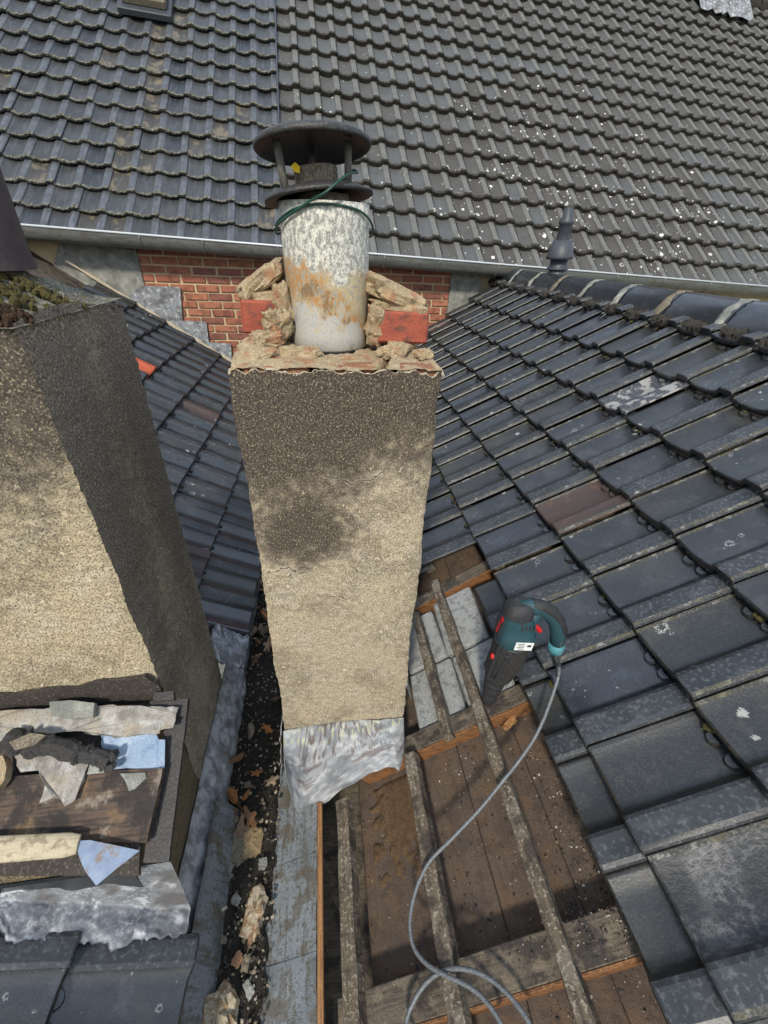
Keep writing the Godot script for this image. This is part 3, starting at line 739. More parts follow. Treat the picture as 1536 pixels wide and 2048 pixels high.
	# far chimney near the ridge with its lead skirt
	var fc := obj("chimney_stack", Shape.new().box(T3(fr_rear * Vector3(6.3, 0.75, -5.75), 0, -3, 0), Vector3(0.5, 1.6, 0.4)), M.brick1, hb)
	obj("lead_skirt", Shape.new().sheet(14, 4, func(a, b): return fr_rear * Vector3(lerpf(5.85, 6.75, a), 0.04 + 0.016 * sin(a * 40.0) + 0.12 * (1.0 - b), lerpf(-5.6, -4.80 + 0.03 * sin(a * 23.0), b)), 0.006), M.lead, fc)
	# ---- brick walls under the eaves (two halves, one per house), bricks laid in front of a joint-coloured backing
	var wxf := Transform3D(Basis(Vector3(0.99865, 0, -0.052), Vector3.UP, Vector3(0.052, 0, 0.99865)), Vector3(0, 0, -4.22))
	var flatb := Basis(Vector3(1, 0, 0), Vector3(0, 0, -1), Vector3(0, 1, 0))
	var wall := func(x0, x1): return Shape.new().plate(Transform3D(flatb, Vector3(0, 0, -0.01)), PackedVector2Array([Vector2(x0, -0.135 - 0.03 * x0), Vector2(x0, -3.3), Vector2(x1, -3.3), Vector2(x1, -0.135 - 0.03 * x1)]), 0.28)
	var wa := obj("wall", wall.call(-4.0, -0.275), M.joint, ha, wxf)
	var wb := obj("wall", wall.call(-0.271, 8.6), M.joint, hb, wxf)
	var bm := []
	for k in 3:
		rng.seed = 300 + k
		bm.append(Shape.new().box(T3(Vector3.ZERO, 0, 0, rng.randf_range(-0.5, 0.5)), Vector3(0.186 - 0.003 * k, 0.0505, 0.03), 0.003).mesh())
	var hm := Shape.new().box(T3(), Vector3(0.09, 0.0535, 0.03), 0.0035).mesh()
	for row in 20:
		var y := -0.115 - row * 0.0638
		for col in 36:
			var x := -2.35 + col * 0.2 + (0.1 if row % 2 else 0.0)
			if x > 4.7: continue
			var seen := (x > -1.75 and x < 1.4) or (x > 1.9 and row < 7)
			if not seen: continue
			if x > 1.4 and y + 0.03 > -0.15 - 0.03 * x: continue
			if x < -0.5 and -y > 0.42 + (x + 1.6) * 0.78 + 0.18: continue
			rng.seed = row * 71 + col * 7
			var host := wa if x < -0.37 else wb
			part("brick", bm[rng.randi() % 3], M["brick%d" % (rng.randi() % 4)], host, T3(Vector3(x + rng.randf_range(-0.003, 0.003), y + rng.randf_range(-0.002, 0.002), -0.0105 + rng.randf_range(-0.003, 0.002))))
	# cement patches and stepped lead flashing along the left roof's abutment
	var wn := Vector3(0.052, 0, 0.99865)
	var on_wall := func(px: Array) -> PackedVector2Array:
		var out := PackedVector2Array()
		for q in px:
			var l := wxf.affine_inverse() * onp(q[0], q[1], wn, -4.205)
			out.append(Vector2(l.x, l.y))
		return out
	obj("cement_render", Shape.new().plate(Transform3D(flatb, Vector3(0, 0, 0.016)), on_wall.call([[120, 482], [272, 500], [289, 572], [268, 640], [240, 640], [100, 560]]), 0.022), M.cement, wa)
	var steps := [[[282, 571], [361, 574], [366, 645], [356, 720], [262, 640], [262, 590]], [[360, 640], [413, 643], [419, 690], [420, 750], [340, 700]], [[414, 683], [462, 687], [470, 780], [400, 740]]]
	for k in steps.size():
		obj("lead_flashing", Shape.new().plate(Transform3D(flatb, Vector3(0, 0, 0.022 + 0.004 * k)), on_wall.call(steps[k]), 0.004), M.lead, wa)
	obj("cement_render", Shape.new().box(T3(Vector3(1.36, -0.42, 0.014)), Vector3(0.30, 0.52, 0.04), 0.004), M.cement, wb)
	# ---- the eaves gutter
	var gu := thing("eaves_gutter", "half-round zinc gutter with bright rim below the rear roofs", "gutter", fr_rear)
	var axis := fr_rear.basis.x.normalized()
	var gx := Transform3D(fr_rear.basis.inverse() * Basis(axis, Vector3.UP - axis * axis.y, axis.cross(Vector3.UP)), Vector3(0, 0, 0))
	# profile in the plane across the gutter: y up, z towards the viewer
	var prof := []
	for k in 15:
		var a := PI + PI * k / 14.0
		prof.append(Vector2(-cos(a) * -0.07, sin(a) * 0.092))
	var trough := Shape.new().smooth(1)
	for k in prof.size() - 1:
		var q0: Vector2 = prof[k]; var q1: Vector2 = prof[k + 1]
		for t in 2:
			var th := 0.003 * t
			trough.quad(gx * Vector3(-3.2, q0.y * (1 - th), q0.x + 0.085), gx * Vector3(6.2, q0.y, q0.x + 0.085), gx * Vector3(6.2, q1.y, q1.x + 0.085), gx * Vector3(-3.2, q1.y, q1.x + 0.085))
	obj("trough", trough, M.gutter, gu)
	obj("rim", Shape.new().smooth(1).tube([gx * Vector3(-3.2, 0.004, 0.157), gx * Vector3(1.4, 0.004, 0.157), gx * Vector3(6.2, 0.004, 0.157)], 0.0075, 8), M.bead, gu)
	for x in [-0.98, -0.54, 0.02, 0.88, 1.36, 1.9, 2.5, 3.1, 3.62, 4.15]:
		var br := []
		for k in 13:
			var a := PI + PI * k / 12.0
			br.append(gx * Vector3(x, sin(a) * 0.0945, -cos(a) * -0.0725 + 0.085))
		obj("bracket", Shape.new().smooth(1).tube(br, 0.006, 6), M.gutter, gu)
	# ---- plastic vent terminal behind the near ridge
	var vt := thing("vent_terminal", "dark grey plastic roof vent terminal poking up behind the ridge", "vent", T3(Vector3(1.83, -0.55, -3.45), 2, 0, 4))
	var lt := func(pr): return Shape.new().smooth(1).lathe(T3(), pr, 20)
	obj("pipe", lt.call([Vector2(0.0, 0), Vector2(0.062, 0), Vector2(0.062, 0.53), Vector2(0.0, 0.53)]), M.black_plastic, vt)
	obj("collar", lt.call([Vector2(0.062, 0.46), Vector2(0.078, 0.462), Vector2(0.078, 0.474), Vector2(0.062, 0.476)]), M.black_plastic, vt)
	obj("hood", lt.call([Vector2(0.05, 0.525), Vector2(0.098, 0.53), Vector2(0.098, 0.548), Vector2(0.068, 0.645), Vector2(0.05, 0.65), Vector2(0.0, 0.65)]), M.black_plastic, vt)
	obj("cap", lt.call([Vector2(0.05, 0.64), Vector2(0.045, 0.74), Vector2(0.052, 0.745), Vector2(0.052, 0.765), Vector2(0.036, 0.785), Vector2(0.03, 0.84), Vector2(0.0, 0.842)]), M.black_plastic, vt)

# ---------------------------------------------------------------- the opened right-hand slope
func build_right_roof() -> void:
	var rf := thing("tiled_roof", "dark tiled roof slope with stripped patch showing battens and boards", "roof", fr_right)
	# frame below: local x up the slope, y off the roof, z towards the viewer
	for i in 10:
		var w := 0.172; var x := -0.74 + i * (w + 0.0012)
		if i > 5: continue
		obj("sheathing_board", Shape.new().box(T3(Vector3(x + w * 0.5, -0.132 + 0.0015 * (i % 2), -0.62)), Vector3(w, 0.022, 1.9), 0.002), M.board, rf)
	obj("underlay", Shape.new().box(T3(Vector3(0.45, -0.16, -2.9)), Vector3(1.8, 0.02, 3.2)), M.rafter, rf)
	obj("underlay", Shape.new().box(T3(Vector3(0.75, -0.165, -0.6)), Vector3(1.1, 0.02, 1.9)), M.rafter, rf)
	obj("back_slope", Shape.new().box(Transform3D(fr_right.basis.inverse() * Basis.from_euler(Vector3(0, 0, deg_to_rad(-34))), fr_right.affine_inverse() * Vector3(2.45, -0.70, -2.0)), Vector3(1.7, 0.05, 4.6)), M.tile, rf)
	for z in [[-0.668, -0.61], [-0.192, -0.119], [-1.166, -1.112], [0.32, 0.39]]:
		var xa := -0.70 if z[0] == -0.668 else -0.80
		var xm := (xa + 1.24) * 0.5; var ln := 1.24 - xa
		var r := obj("rafter", Shape.new().box(T3(Vector3(xm, -0.0935, (z[0] + z[1]) * 0.5 - 0.003)), Vector3(ln, 0.057, z[1] - z[0] - 0.006), 0.002), M.rafter, rf)
		obj("sawn_face", Shape.new().box(T3(Vector3((xa - 0.03) * 0.5 + 0.002, -0.0945, z[1] - 0.0025)), Vector3(-0.03 - xa, 0.053, 0.006), 0.001), M.pine, r)
	var bats := [[-0.745, -0.56, 0.35, 0.040], [-0.51, -0.60, 0.35, 0.034], [-0.275, -1.17, 0.35, 0.032], [-0.385, -1.07, -0.600, 0.028]]
	var bn := fnl(5, 1.0, 3)
	for b in bats:
		var z0: float = b[1]; var z1: float = b[2]; var w: float = b[3]; var x: float = b[0]
		var s := Shape.new()
		var nseg := 22
		var ring := func(k):
			var z := lerpf(z0, z1, float(k) / nseg)
			var e := bn.get_noise_2d(z * 9.0, x * 40.0) * 0.004; var e2 := bn.get_noise_2d(z * 12.0 + 50.0, x * 40.0) * 0.004
			return [Vector3(x - w * 0.5 + e, -0.0655, z), Vector3(x + w * 0.5 + e2, -0.0655, z), Vector3(x + w * 0.5 + e2, -0.034 + e * 0.4, z), Vector3(x + w * 0.5 - 0.003 + e2, -0.031 + e * 0.4, z), Vector3(x - w * 0.5 + 0.003 + e, -0.031 + e2 * 0.4, z), Vector3(x - w * 0.5 + e, -0.034 + e2 * 0.4, z)]
		for k in nseg:
			var A: Array = ring.call(k); var B: Array = ring.call(k + 1)
			for q in 6: s.quad(A[q], A[(q + 1) % 6], B[(q + 1) % 6], B[q])
		for e in [0, nseg]:
			var A: Array = ring.call(e)
			for q in range(1, 5): s.tri(A[0], A[q], A[q + 1])
		obj("batten", s, M.batten, rf)
	for b in [[-0.030, -1.2, 0.4], [0.215, -4.3, 0.4], [0.46, -4.3, 0.4], [0.705, -4.3, 0.4], [0.95, -4.3, 0.4], [-0.276, -4.3, -1.25], [-0.52, -4.3, -1.25]]:
		obj("batten", Shape.new().box(T3(Vector3(b[0], -0.049, (b[1] + b[2]) * 0.5)), Vector3(0.036, 0.03, b[2] - b[1])), M.batten, rf)
	# grey insulating blocks between the rafters beside the chimney
	for q in [[-0.405, -0.975, 0.15, 0.21, 2.0], [-0.245, -0.985, 0.155, 0.235, -1.5], [-0.40, -0.765, 0.16, 0.19, -1.0], [-0.235, -0.76, 0.155, 0.19, 1.0]]:
		obj("insulation_block", Shape.new().box(T3(Vector3(q[0], -0.1, q[1]), 0, q[4], 0), Vector3(q[2], 0.05, q[3]), 0.006), M.block, rf)
	# tiles
	var W := 0.1985; var L := 0.2455
	var vs := []
	for k in 2: vs.append(tile_mesh(W, L, 0.05, 0.054, 0.029, 0.022, true, 3, 400 + k, 0.034))
	var low := tile_mesh(W, L, 0.05, 0.054, 0.029, 0.022, false, 0, 410, 0.034)
	for c in range(-3, 6):
		for k in range(-4, 21):
			var zf := -0.428 - k * W     # far edge of the pan
			if zf < -4.42 + (c * 0.012): continue
			var nose := -0.055 + c * L
			if c < 0 and zf > -1.25: continue
			if c == 0: pass
			rng.seed = c * 331 + k * 19 + 1000
			var mm: Material = M.tile
			var f := rng.randf()
			if f < 0.22: mm = M.tile_olive
			elif f < 0.36: mm = M.tile_blue
			if c == 1 and k == 1: mm = M.tile_olive
			if c == 1 and k == 4: mm = M.tile_brown
			if c == 3 and k == 6: mm = M.tile_scab
			if c == 0 and k == -1: mm = M.tile_pale
			if c == 0 and k == -2: mm = M.tile_pale
			if c == 0 and k == 0: mm = M.tile_olive
			if c == 2 and k == 8: mm = M.tile_pale
			var xf := Transform3D(Basis(), Vector3(nose + rng.randf_range(-0.003, 0.003), rng.randf_range(-0.001, 0.003), zf + rng.randf_range(-0.0015, 0.0015))).rotated_local(Vector3.UP, rng.randf_range(-0.008, 0.008)).rotated_local(Vector3.RIGHT, rng.randf_range(-0.006, 0.006))
			if c >= 5: xf = xf.scaled_local(Vector3(0.45, 1, 1))
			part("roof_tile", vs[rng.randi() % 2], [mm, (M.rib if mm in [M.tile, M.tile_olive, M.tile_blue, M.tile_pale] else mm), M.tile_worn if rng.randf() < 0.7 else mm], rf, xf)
	# the course below, pushed up under the first one to clear the patch
	for k in range(-4, 4):
		rng.seed = 5000 + k
		var zf := -0.428 - k * W
		var nose := -0.135 + rng.randf_range(-0.012, 0.008)
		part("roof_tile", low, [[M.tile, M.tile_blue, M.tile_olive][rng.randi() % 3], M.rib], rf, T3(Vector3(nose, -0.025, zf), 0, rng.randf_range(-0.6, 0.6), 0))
	# moss in the laps
	var jm := Shape.new(); var jn := fnl(88, 0.8, 2)
	rng.seed = 404
	for k in 150:
		var c := rng.randi() % 6
		var z := -0.2 - pow(rng.randf(), 1.3) * 3.6
		var r := rng.randf_range(0.003, 0.009)
		jm.blob(T3(Vector3(-0.055 + c * L - r * 0.6, -0.028 + r * 0.3, z)), Vector3(r, r * 0.7, r * rng.randf_range(0.8, 2.2)), jn, 0.8, 2.0, 6, 4)
	var jo := obj("lap_moss", jm, M.moss, rf); jo.set_meta("kind", "stuff")
	# ridge tiles, each with a collar of old mortar, bedded on a mossy strip
	var inv := fr_right.affine_inverse()
	var rn := fnl(81, 1.0, 3)
	var seams := [-4.62, -4.24, -3.86, -3.48, -3.10, -2.72, -2.36, -2.0, -1.64, -1.28, -0.9]
	for k in seams.size() - 1:
		var z0: float = seams[k]; var z1: float = seams[k + 1]
		var s := Shape.new()
		var pr := [Vector2(-0.115, -0.115), Vector2(-0.105, -0.085), Vector2(-0.075, -0.03), Vector2(-0.045, 0.0), Vector2(-0.02, 0.012), Vector2(0.02, 0.012), Vector2(0.045, 0.0), Vector2(0.075, -0.03), Vector2(0.115, -0.11)]
		for q in pr.size() - 1:
			for e in 3:
				var za := lerpf(z0, z1, [0.0, 0.84, 0.86][e]); var zb := lerpf(z0, z1, [0.84, 0.86, 1.03][e])
				var ga: float = [1.0, 1.0, 1.1][e]; var gb: float = [1.0, 1.1, 1.1][e]
				var A: Vector2 = pr[q]; var B: Vector2 = pr[q + 1]
				s.smooth(1)
				s.quad(inv * Vector3(1.735 + A.x * ga, -0.13 + A.y * ga, za), inv * Vector3(1.735 + A.x * gb, -0.13 + A.y * gb, zb), inv * Vector3(1.735 + B.x * gb, -0.13 + B.y * gb, zb), inv * Vector3(1.735 + B.x * ga, -0.13 + B.y * ga, za))
		var rt := obj("ridge_tile", s, M.tile_blue, rf)
		# collar of mortar over the joint
		var band := func(u: float, v: float) -> Vector3:
			var q := u * (pr.size() - 1); var i := mini(int(q), pr.size() - 2)
			var bump := 0.020 * sin(v * PI) + maxf(-0.3, rn.get_noise_2d(u * 14.0, v * 4.0 + k * 40.0)) * 0.03 * sin(v * PI)
			var A: Vector2 = (pr[i] as Vector2).lerp(pr[i + 1], q - i) * (1.10 + bump * 9.0)
			return inv * Vector3(1.735 + A.x, -0.13 + A.y, z1 - 0.02 + (v - 0.5) * (0.045 + 0.025 * rn.get_noise_2d(u * 7.0, k * 9.0)) + rn.get_noise_2d(u * 5.0, k * 90.0) * 0.02)
		obj("mortar_collar", Shape.new().smooth(1).grid(26, 7, band), M.cement if k % 3 else M.mortar_grey, rt)
	var bed := Shape.new()
	for j in 210:
		var z := -4.45 + j * 0.0168
		bed.blob(T3(Vector3(1.205 + rn.get_noise_2d(j * 17.0, 3.0) * 0.03, -0.006, z)), Vector3(0.026 + 0.012 * rn.get_noise_2d(j * 40.0, 9.0), 0.02, 0.02), rn, 0.9, 3.0, 6, 4)
	obj("ridge_bedding", bed, M.moss_brown, rf)

# ---------------------------------------------------------------- the left-hand slope
func build_left_roof() -> void:
	var rf := thing("tiled_roof", "dark tiled roof slope falling to the gutter beside the big chimney", "roof", fr_left)
	obj("underlay", Shape.new().box(T3(Vector3(-0.9, -0.1, -2.4)), Vector3(2.6, 0.03, 4.6)), M.rafter, rf)
	var W := 0.1725; var L := 0.2413
	var vs := [tile_mesh(W, L, 0.05, 0.046, 0.024, 0.02, true, 0, 420, 0.03), tile_mesh(W, L, 0.05, 0.046, 0.024, 0.02, true, 0, 421, 0.03)]
	var turn := Basis(Vector3(-1, 0, 0), Vector3.UP, Vector3(0, 0, -1))
	for c in range(0, 7):
		for k in range(-4, 24):
			var zn := -0.155 - k * W + 0.02       # near edge of the pan (tile's own z runs away from the viewer)
			if zn - W < -4.14: continue
			# cut away round the chimney and its saddle
			var x0 := 0.47 - c * L
			if c == 0: x0 = 0.465
			var P := fr_left * Vector3(x0 - L * 0.5, 0, zn - W * 0.5)
			if zn > -1.03 and zn - W < -0.40 and P.x > -1.0: continue
			if P.x < -2.1: continue
			rng.seed = c * 733 + k * 29 + 9
			var mm: Material = M.tile
			var f := rng.randf()
			if f < 0.3: mm = M.tile_olive
			elif f < 0.55: mm = M.tile_blue
			if c == 4 and k == 16: mm = M.tile_orange
			if c == 2 and k == 15: mm = M.tile_brown
			if c == 1 and k == 7: mm = M.tile_brown
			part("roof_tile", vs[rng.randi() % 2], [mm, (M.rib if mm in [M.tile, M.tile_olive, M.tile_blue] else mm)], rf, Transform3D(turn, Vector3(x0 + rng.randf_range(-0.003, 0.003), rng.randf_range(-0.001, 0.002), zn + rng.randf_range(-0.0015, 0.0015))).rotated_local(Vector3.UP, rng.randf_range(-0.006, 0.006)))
	# mortar fillet along the wall, and ridge pieces at the top by the eaves gutter
	var fil := Shape.new(); var rn := fnl(82, 1.0, 3)
	var pts := []; var rad := []
	for j in 40:
		var t := j / 39.0
		var P := fr_left * Vector3(lerpf(-1.5, 0.42, t), 0.01, -4.16)
		pts.append(fr_left.affine_inverse() * Vector3(P.x, P.y, -4.22 - 0.052 * P.x + 0.05)); rad.append(0.012 + rn.get_noise_1d(j * 0.6) * 0.012)
	obj("mortar_fillet", fil.tube(pts, rad, 7), M.white_edge, rf)


func extrude_z(pts: Array, z0: float, z1: float, n: int, wob: float, sd: int) -> Callable:
	var nn := fnl(sd, 1.0, 3)
	return func(a: float, b: float) -> Vector3:
		var q := b * (pts.size() - 1); var i := mini(int(q), pts.size() - 2)
		var p: Vector2 = (pts[i] as Vector2).lerp(pts[i + 1], q - i)
		var z := lerpf(z0, z1, a)
		return Vector3(p.x + nn.get_noise_2d(z * 14.0, b * 30.0) * wob, p.y + nn.get_noise_2d(z * 14.0 + 70.0, b * 30.0) * wob, z)

func build_box_gutter() -> void:
	var g := thing("box_gutter", "zinc valley gutter between the two roof slopes", "gutter", T3(Vector3(-0.2, -1.52, -1.0)))
	var xf := T3(Vector3(0.2, 1.52, 1.0))
	obj("gutter_floor", Shape.new().sheet(40, 3, extrude_z([Vector2(-0.40, -1.38), Vector2(-0.36, -1.505), Vector2(-0.18, -1.51), Vector2(-0.12, -1.50)], -4.2, 0.5, 40, 0.002, 3), 0.004, true), M.zinc, g, xf)
	var zs := [-4.2, -0.44, -0.245, 0.5]
	for k in 3:
		obj("zinc_sheet", Shape.new().sheet(30, 5, extrude_z([Vector2(-0.215, -1.504 + 0.002 * k), Vector2(-0.185, -1.500 + 0.002 * k), Vector2(-0.15, -1.482 + 0.002 * k), Vector2(-0.10, -1.452 + 0.002 * k), Vector2(-0.0615, -1.429 + 0.002 * k)], zs[k] - (0.03 if k else 0.0), zs[k + 1], 30, 0.002, 5 + k), 0.0015, true), M.zinc, g, xf)
	obj("timber_edge", Shape.new().box(T3(Vector3(-0.053, -1.437, -0.04)), Vector3(0.0145, 0.035, 1.1), 0.002), M.edge, g, xf)
	obj("wall_plate", Shape.new().box(T3(Vector3(0.0, -1.62, -0.1)), Vector3(0.2, 0.1, 1.2), 0.003), M.rafter, g, xf)

func build_chimney() -> void:
	var B := Vector3(0.029, -1.5, -0.879)
	var ch := thing("chimney", "slender sand-rendered chimney with sooty top and broken crown", "chimney", T3(B))
	var xf := T3(-B)
	var nn := fnl(91, 1.0, 4)
	var x0 := -0.147; var x1 := 0.205; var z0 := -0.702; var z1 := -1.055; var yt := -0.179; var yb := -1.26
	var edge := func(v: float, s: float) -> float:
		var y := lerpf(yt, yb, v)
		return nn.get_noise_2d(y * 4.0, s * 90.0) * 0.008 + nn.get_noise_2d(y * 26.0, s * 50.0) * 0.0025
	var front := func(u: float, v: float) -> Vector3:
		var x := lerpf(x0, x1, u); var y := lerpf(yt, yb, v)
		var k := pow(absf(u * 2.0 - 1.0), 14.0)
		x += edge.call(v, signf(u - 0.5)) * k
		if v < 0.02: y += nn.get_noise_1d(u * 9.0) * 0.010 + nn.get_noise_1d(u * 31.0) * 0.005
		var z := z0 + nn.get_noise_2d(x * 60.0, y * 60.0) * 0.0035 + nn.get_noise_2d(x * 400.0, y * 400.0) * 0.0016
		z -= 0.006 * pow(absf(u * 2.0 - 1.0), 24.0)
		return Vector3(x, y, z)
	var s := Shape.new().smooth(1).grid(60, 170, front, true)
	var m := s.mesh()
	var side := Shape.new().smooth(1)
	side.grid(10, 80, func(u, v): 
		var p: Vector3 = front.call(0.0, v)
		return Vector3(p.x + nn.get_noise_2d(u * 50.0, v * 90.0) * 0.004 * (1.0 - pow(1.0 - u, 8.0)), p.y, lerpf(p.z, z1, u)))
	side.grid(10, 80, func(u, v):
		var p: Vector3 = front.call(1.0, v)
		return Vector3(p.x + nn.get_noise_2d(u * 50.0, v * 90.0) * 0.004 * (1.0 - pow(1.0 - u, 8.0)), p.y, lerpf(p.z, z1, u)), true)
	side.grid(1, 1, func(u, v): return Vector3(lerpf(x0, x1, u), lerpf(yt, yb, v), z1))
	side.mesh(m)
	var soot := func(u: float, v: float) -> float:
		var a := 1.0 - smoothstep(0.0, 0.40 - 0.14 * smoothstep(0.45, 0.8, u), v)
		var b := 1.0 - smoothstep(0.1, 1.0, Vector2((u - 0.26) / 0.5, (v - 0.29) / 0.16).length())
		return maxf(a, b * 0.8) * 1.12 - 0.05
	M.front = weathered(501, 352, 1040, c8(180, 167, 142), c8(66, 59, 52), soot, [[0.185, 0.42, 0.72], [0.395, 0.55, 0.95], [0.40, 0.0, 0.3], [0.47, 0.3, 0.62]])
	part("shaft", m, [M.front, M.render], ch, xf)
	obj("base", Shape.new().box(T3(Vector3(0.029, -1.4, -0.88)), Vector3(0.346, 0.3, 0.345)), M.render, ch, xf)
	# broken edge of the render round the top, pale where it snapped
	var pts := []; var rad := []
	for k in 61:
		var u := k / 60.0
		var p: Vector3 = front.call(u, 0.0)
		pts.append(p + Vector3(0, -0.001, -0.004 + nn.get_noise_1d(k * 0.5) * 0.004)); rad.append(maxf(0.0008, 0.0018 + nn.get_noise_1d(k * 0.7 + 9.0) * 0.004))
	obj("render_edge", Shape.new().tube(pts, rad, 6), M.white_edge, ch, xf)
	for sx in [x0, x1]:
		pts = []; rad = []
		for k in 21:
			pts.append(Vector3(sx + nn.get_noise_1d(k * 0.6 + sx * 999.0) * 0.004, yt + nn.get_noise_1d(k * 0.5 + 50.0) * 0.008, lerpf(z0, z1, k / 20.0))); rad.append(maxf(0.001, 0.0025 + nn.get_noise_1d(k * 0.8) * 0.004))
		obj("render_edge", Shape.new().tube(pts, rad, 6), M.white_edge, ch, xf)
	# old bricks of the top course under crumbled mortar
	var bed := Shape.new().grid(56, 44, func(u, v):
		var x := lerpf(x0 + 0.001, x1 - 0.001, u); var z := lerpf(z0 - 0.001, z1 + 0.003, v)
		var r := Vector2(x - 0.018, z + 0.893).length()
		var y := -0.174 + nn.get_noise_2d(x * 14.0, z * 14.0) * 0.006 + nn.get_noise_2d(x * 60.0, z * 60.0) * 0.003 + 0.008 * smoothstep(0.0, 0.1, v) * smoothstep(0.45, 0.2, u)
		y = maxf(y, -0.1785)
		if r < 0.072: y -= 0.05
		if absf(x - 0.108 - (z + 0.74) * -0.25) < 0.005 and z > -0.80: y -= 0.03
		return Vector3(x, y, z))
	obj("mortar_bed", bed, M.mortar, ch, xf)
	for q in [[-0.075, -0.722, 0.11], [0.055, -0.724, 0.085], [0.165, -0.724, 0.07]]:
		obj("brick", Shape.new().box(T3(Vector3(q[0], -0.2015, q[1] - 0.012), 0, 1, 0), Vector3(q[2], 0.056, 0.05), 0.006), M.redbrick_dull, ch, xf)
	# remnants of the crown either side of the pipe: a brick, and a wedge of mortar above it
	obj("brick", Shape.new().box(T3(Vector3(0.156, -0.1275, -0.905), 0, -2, 0), Vector3(0.096, 0.055, 0.16), 0.004), M.redbrick, ch, xf)
	obj("brick", Shape.new().box(T3(Vector3(-0.112, -0.12, -0.925), 0, 3, 0), Vector3(0.068, 0.056, 0.15), 0.004), M.redbrick, ch, xf)
	var sn := fnl(92, 0.55, 3)
	obj("mortar_wedge", Shape.new().blob(T3(Vector3(0.142, -0.078, -0.915), 0, 3, -22), Vector3(0.062, 0.019, 0.085), sn, 0.3, 2.2, 30, 18, 0.5), M.mortar, ch, xf)
	obj("mortar_wedge", Shape.new().blob(T3(Vector3(0.148, -0.096, -0.915), 0, 0, -4), Vector3(0.055, 0.010, 0.086), sn, 0.3, 2.2, 26, 14, 0.45), M.mortar, ch, xf)
	obj("mortar_wedge", Shape.new().blob(T3(Vector3(-0.106, -0.066, -0.93), 0, -3, 33), Vector3(0.05, 0.018, 0.07), sn, 0.3, 2.2, 30, 18, 0.5), M.mortar, ch, xf)
	obj("mortar_wedge", Shape.new().blob(T3(Vector3(-0.092, -0.086, -0.93), 0, -3, 4), Vector3(0.05, 0.012, 0.07), sn, 0.3, 2.2, 30, 18, 0.5), M.mortar, ch, xf)
	rng.seed = 900
	for q in [[-0.078, -0.130, -0.848, 0.024, 0.026, 0.02], [-0.066, -0.10, -0.862, 0.016, 0.034, 0.016], [-0.098, -0.152, -0.832, 0.034, 0.014, 0.022], [0.101, -0.128, -0.842, 0.012, 0.034, 0.018], [0.152, -0.160, -0.828, 0.052, 0.010, 0.018], [0.125, -0.164, -0.80, 0.022, 0.009, 0.014], [-0.04, -0.167, -0.79, 0.036, 0.009, 0.02], [0.188, -0.166, -0.79, 0.016, 0.008, 0.014], [-0.125, -0.163, -0.79, 0.018, 0.010, 0.03], [-0.11, -0.165, -0.75, 0.03, 0.007, 0.022]]:
		obj("mortar_lump", Shape.new().blob(T3(Vector3(q[0], q[1], q[2]), rng.randf() * 20, rng.randf() * 90, rng.randf() * 20), Vector3(q[3], q[4], q[5]), sn, 0.55, 2.0, 24, 15, 0.7), M.mortar, ch, xf)
	# lead apron dressed down over the stripped roof, and the soaker on the gutter side
	var bot := [[572, 1556], [585, 1600], [600, 1628], [640, 1610], [690, 1578], [740, 1548], [775, 1532], [797, 1533], [803, 1500]]
	var apron := func(u: float, v: float) -> Vector3:
		var q := u * (bot.size() - 1); var i := mini(int(q), bot.size() - 2)
		var bx := lerpf(bot[i][0], bot[i + 1][0], q - i); var by := lerpf(bot[i][1], bot[i + 1][1], q - i)
		var lo := onp(bx, by, Vector3.BACK, -0.592)
		var hi := Vector3(lerpf(-0.150, 0.208, u), -1.205 + 0.012 * sin(u * 3.0), -0.698)
		var p := hi.lerp(lo, v)
		p.z += 0.012 * sin(v * PI) + nn.get_noise_2d(p.x * 7.0, p.y * 7.0) * 0.010 + 0.004 * sin(u * 11.0 + v * 5.0) * v
		if u > 0.82: p.z += 0.02 * smoothstep(0.82, 0.95, u) * v
		return p
	obj("lead_apron", Shape.new().smooth(1).sheet(50, 26, apron, 0.003, true), lead_drip_material(), ch, xf)
	obj("lead_soaker", Shape.new().smooth(1).sheet(14, 8, func(u, v): return Vector3(-0.155 - 0.022 * v + nn.get_noise_2d(u * 60.0, v * 60.0) * 0.008, -1.21 - 0.235 * v, lerpf(-1.06, -0.69, u)), 0.003, false), M.lead_dull, ch, xf)
	obj("lead_soaker", Shape.new().smooth(1).sheet(14, 8, func(u, v): return Vector3(0.212 + 0.03 * v + nn.get_noise_2d(u * 60.0, v * 60.0 + 40.0) * 0.008, -1.09 - 0.12 * v + 0.14 * (1.0 - u), lerpf(-1.05, -0.76, u)), 0.003, true), M.lead_dull, ch, xf)
	# ---- the flue pipe with its cowl
	var fp := thing("flue_pipe", "pale rust-stained flue pipe with black two-disc cowl", "flue pipe", T3(Vector3(0.018, -0.17, -0.893), 0, 0, 1.2))
	var rust := func(u: float, v: float) -> float: return 0.0
	M.pipe = pipe_material()
	var pr := [Vector2(0.0715, -0.002), Vector2(0.0755, 0.002)]
	for k in 10: pr.append(Vector2(0.0755 + 0.0003 * k, 0.002 + 0.0225 * (k + 1)))
	pr.append(Vector2(0.074, 0.2275))
	obj("pipe", Shape.new().smooth(1).lathe(T3(), pr, 48), M.pipe, fp)
	obj("pipe_lid", Shape.new().lathe(T3(), [Vector2(0.0, 0.222), Vector2(0.076, 0.222), Vector2(0.076, 0.226), Vector2(0.0, 0.226)], 32), M.cowl, fp)
	var ribs := []
	for k in 9: ribs.append(Vector2(0.060 if k % 2 else 0.063, -0.045 + k * 0.006))
	obj("flue_liner", Shape.new().smooth(1).lathe(T3(), ribs, 36), M.inner, fp)
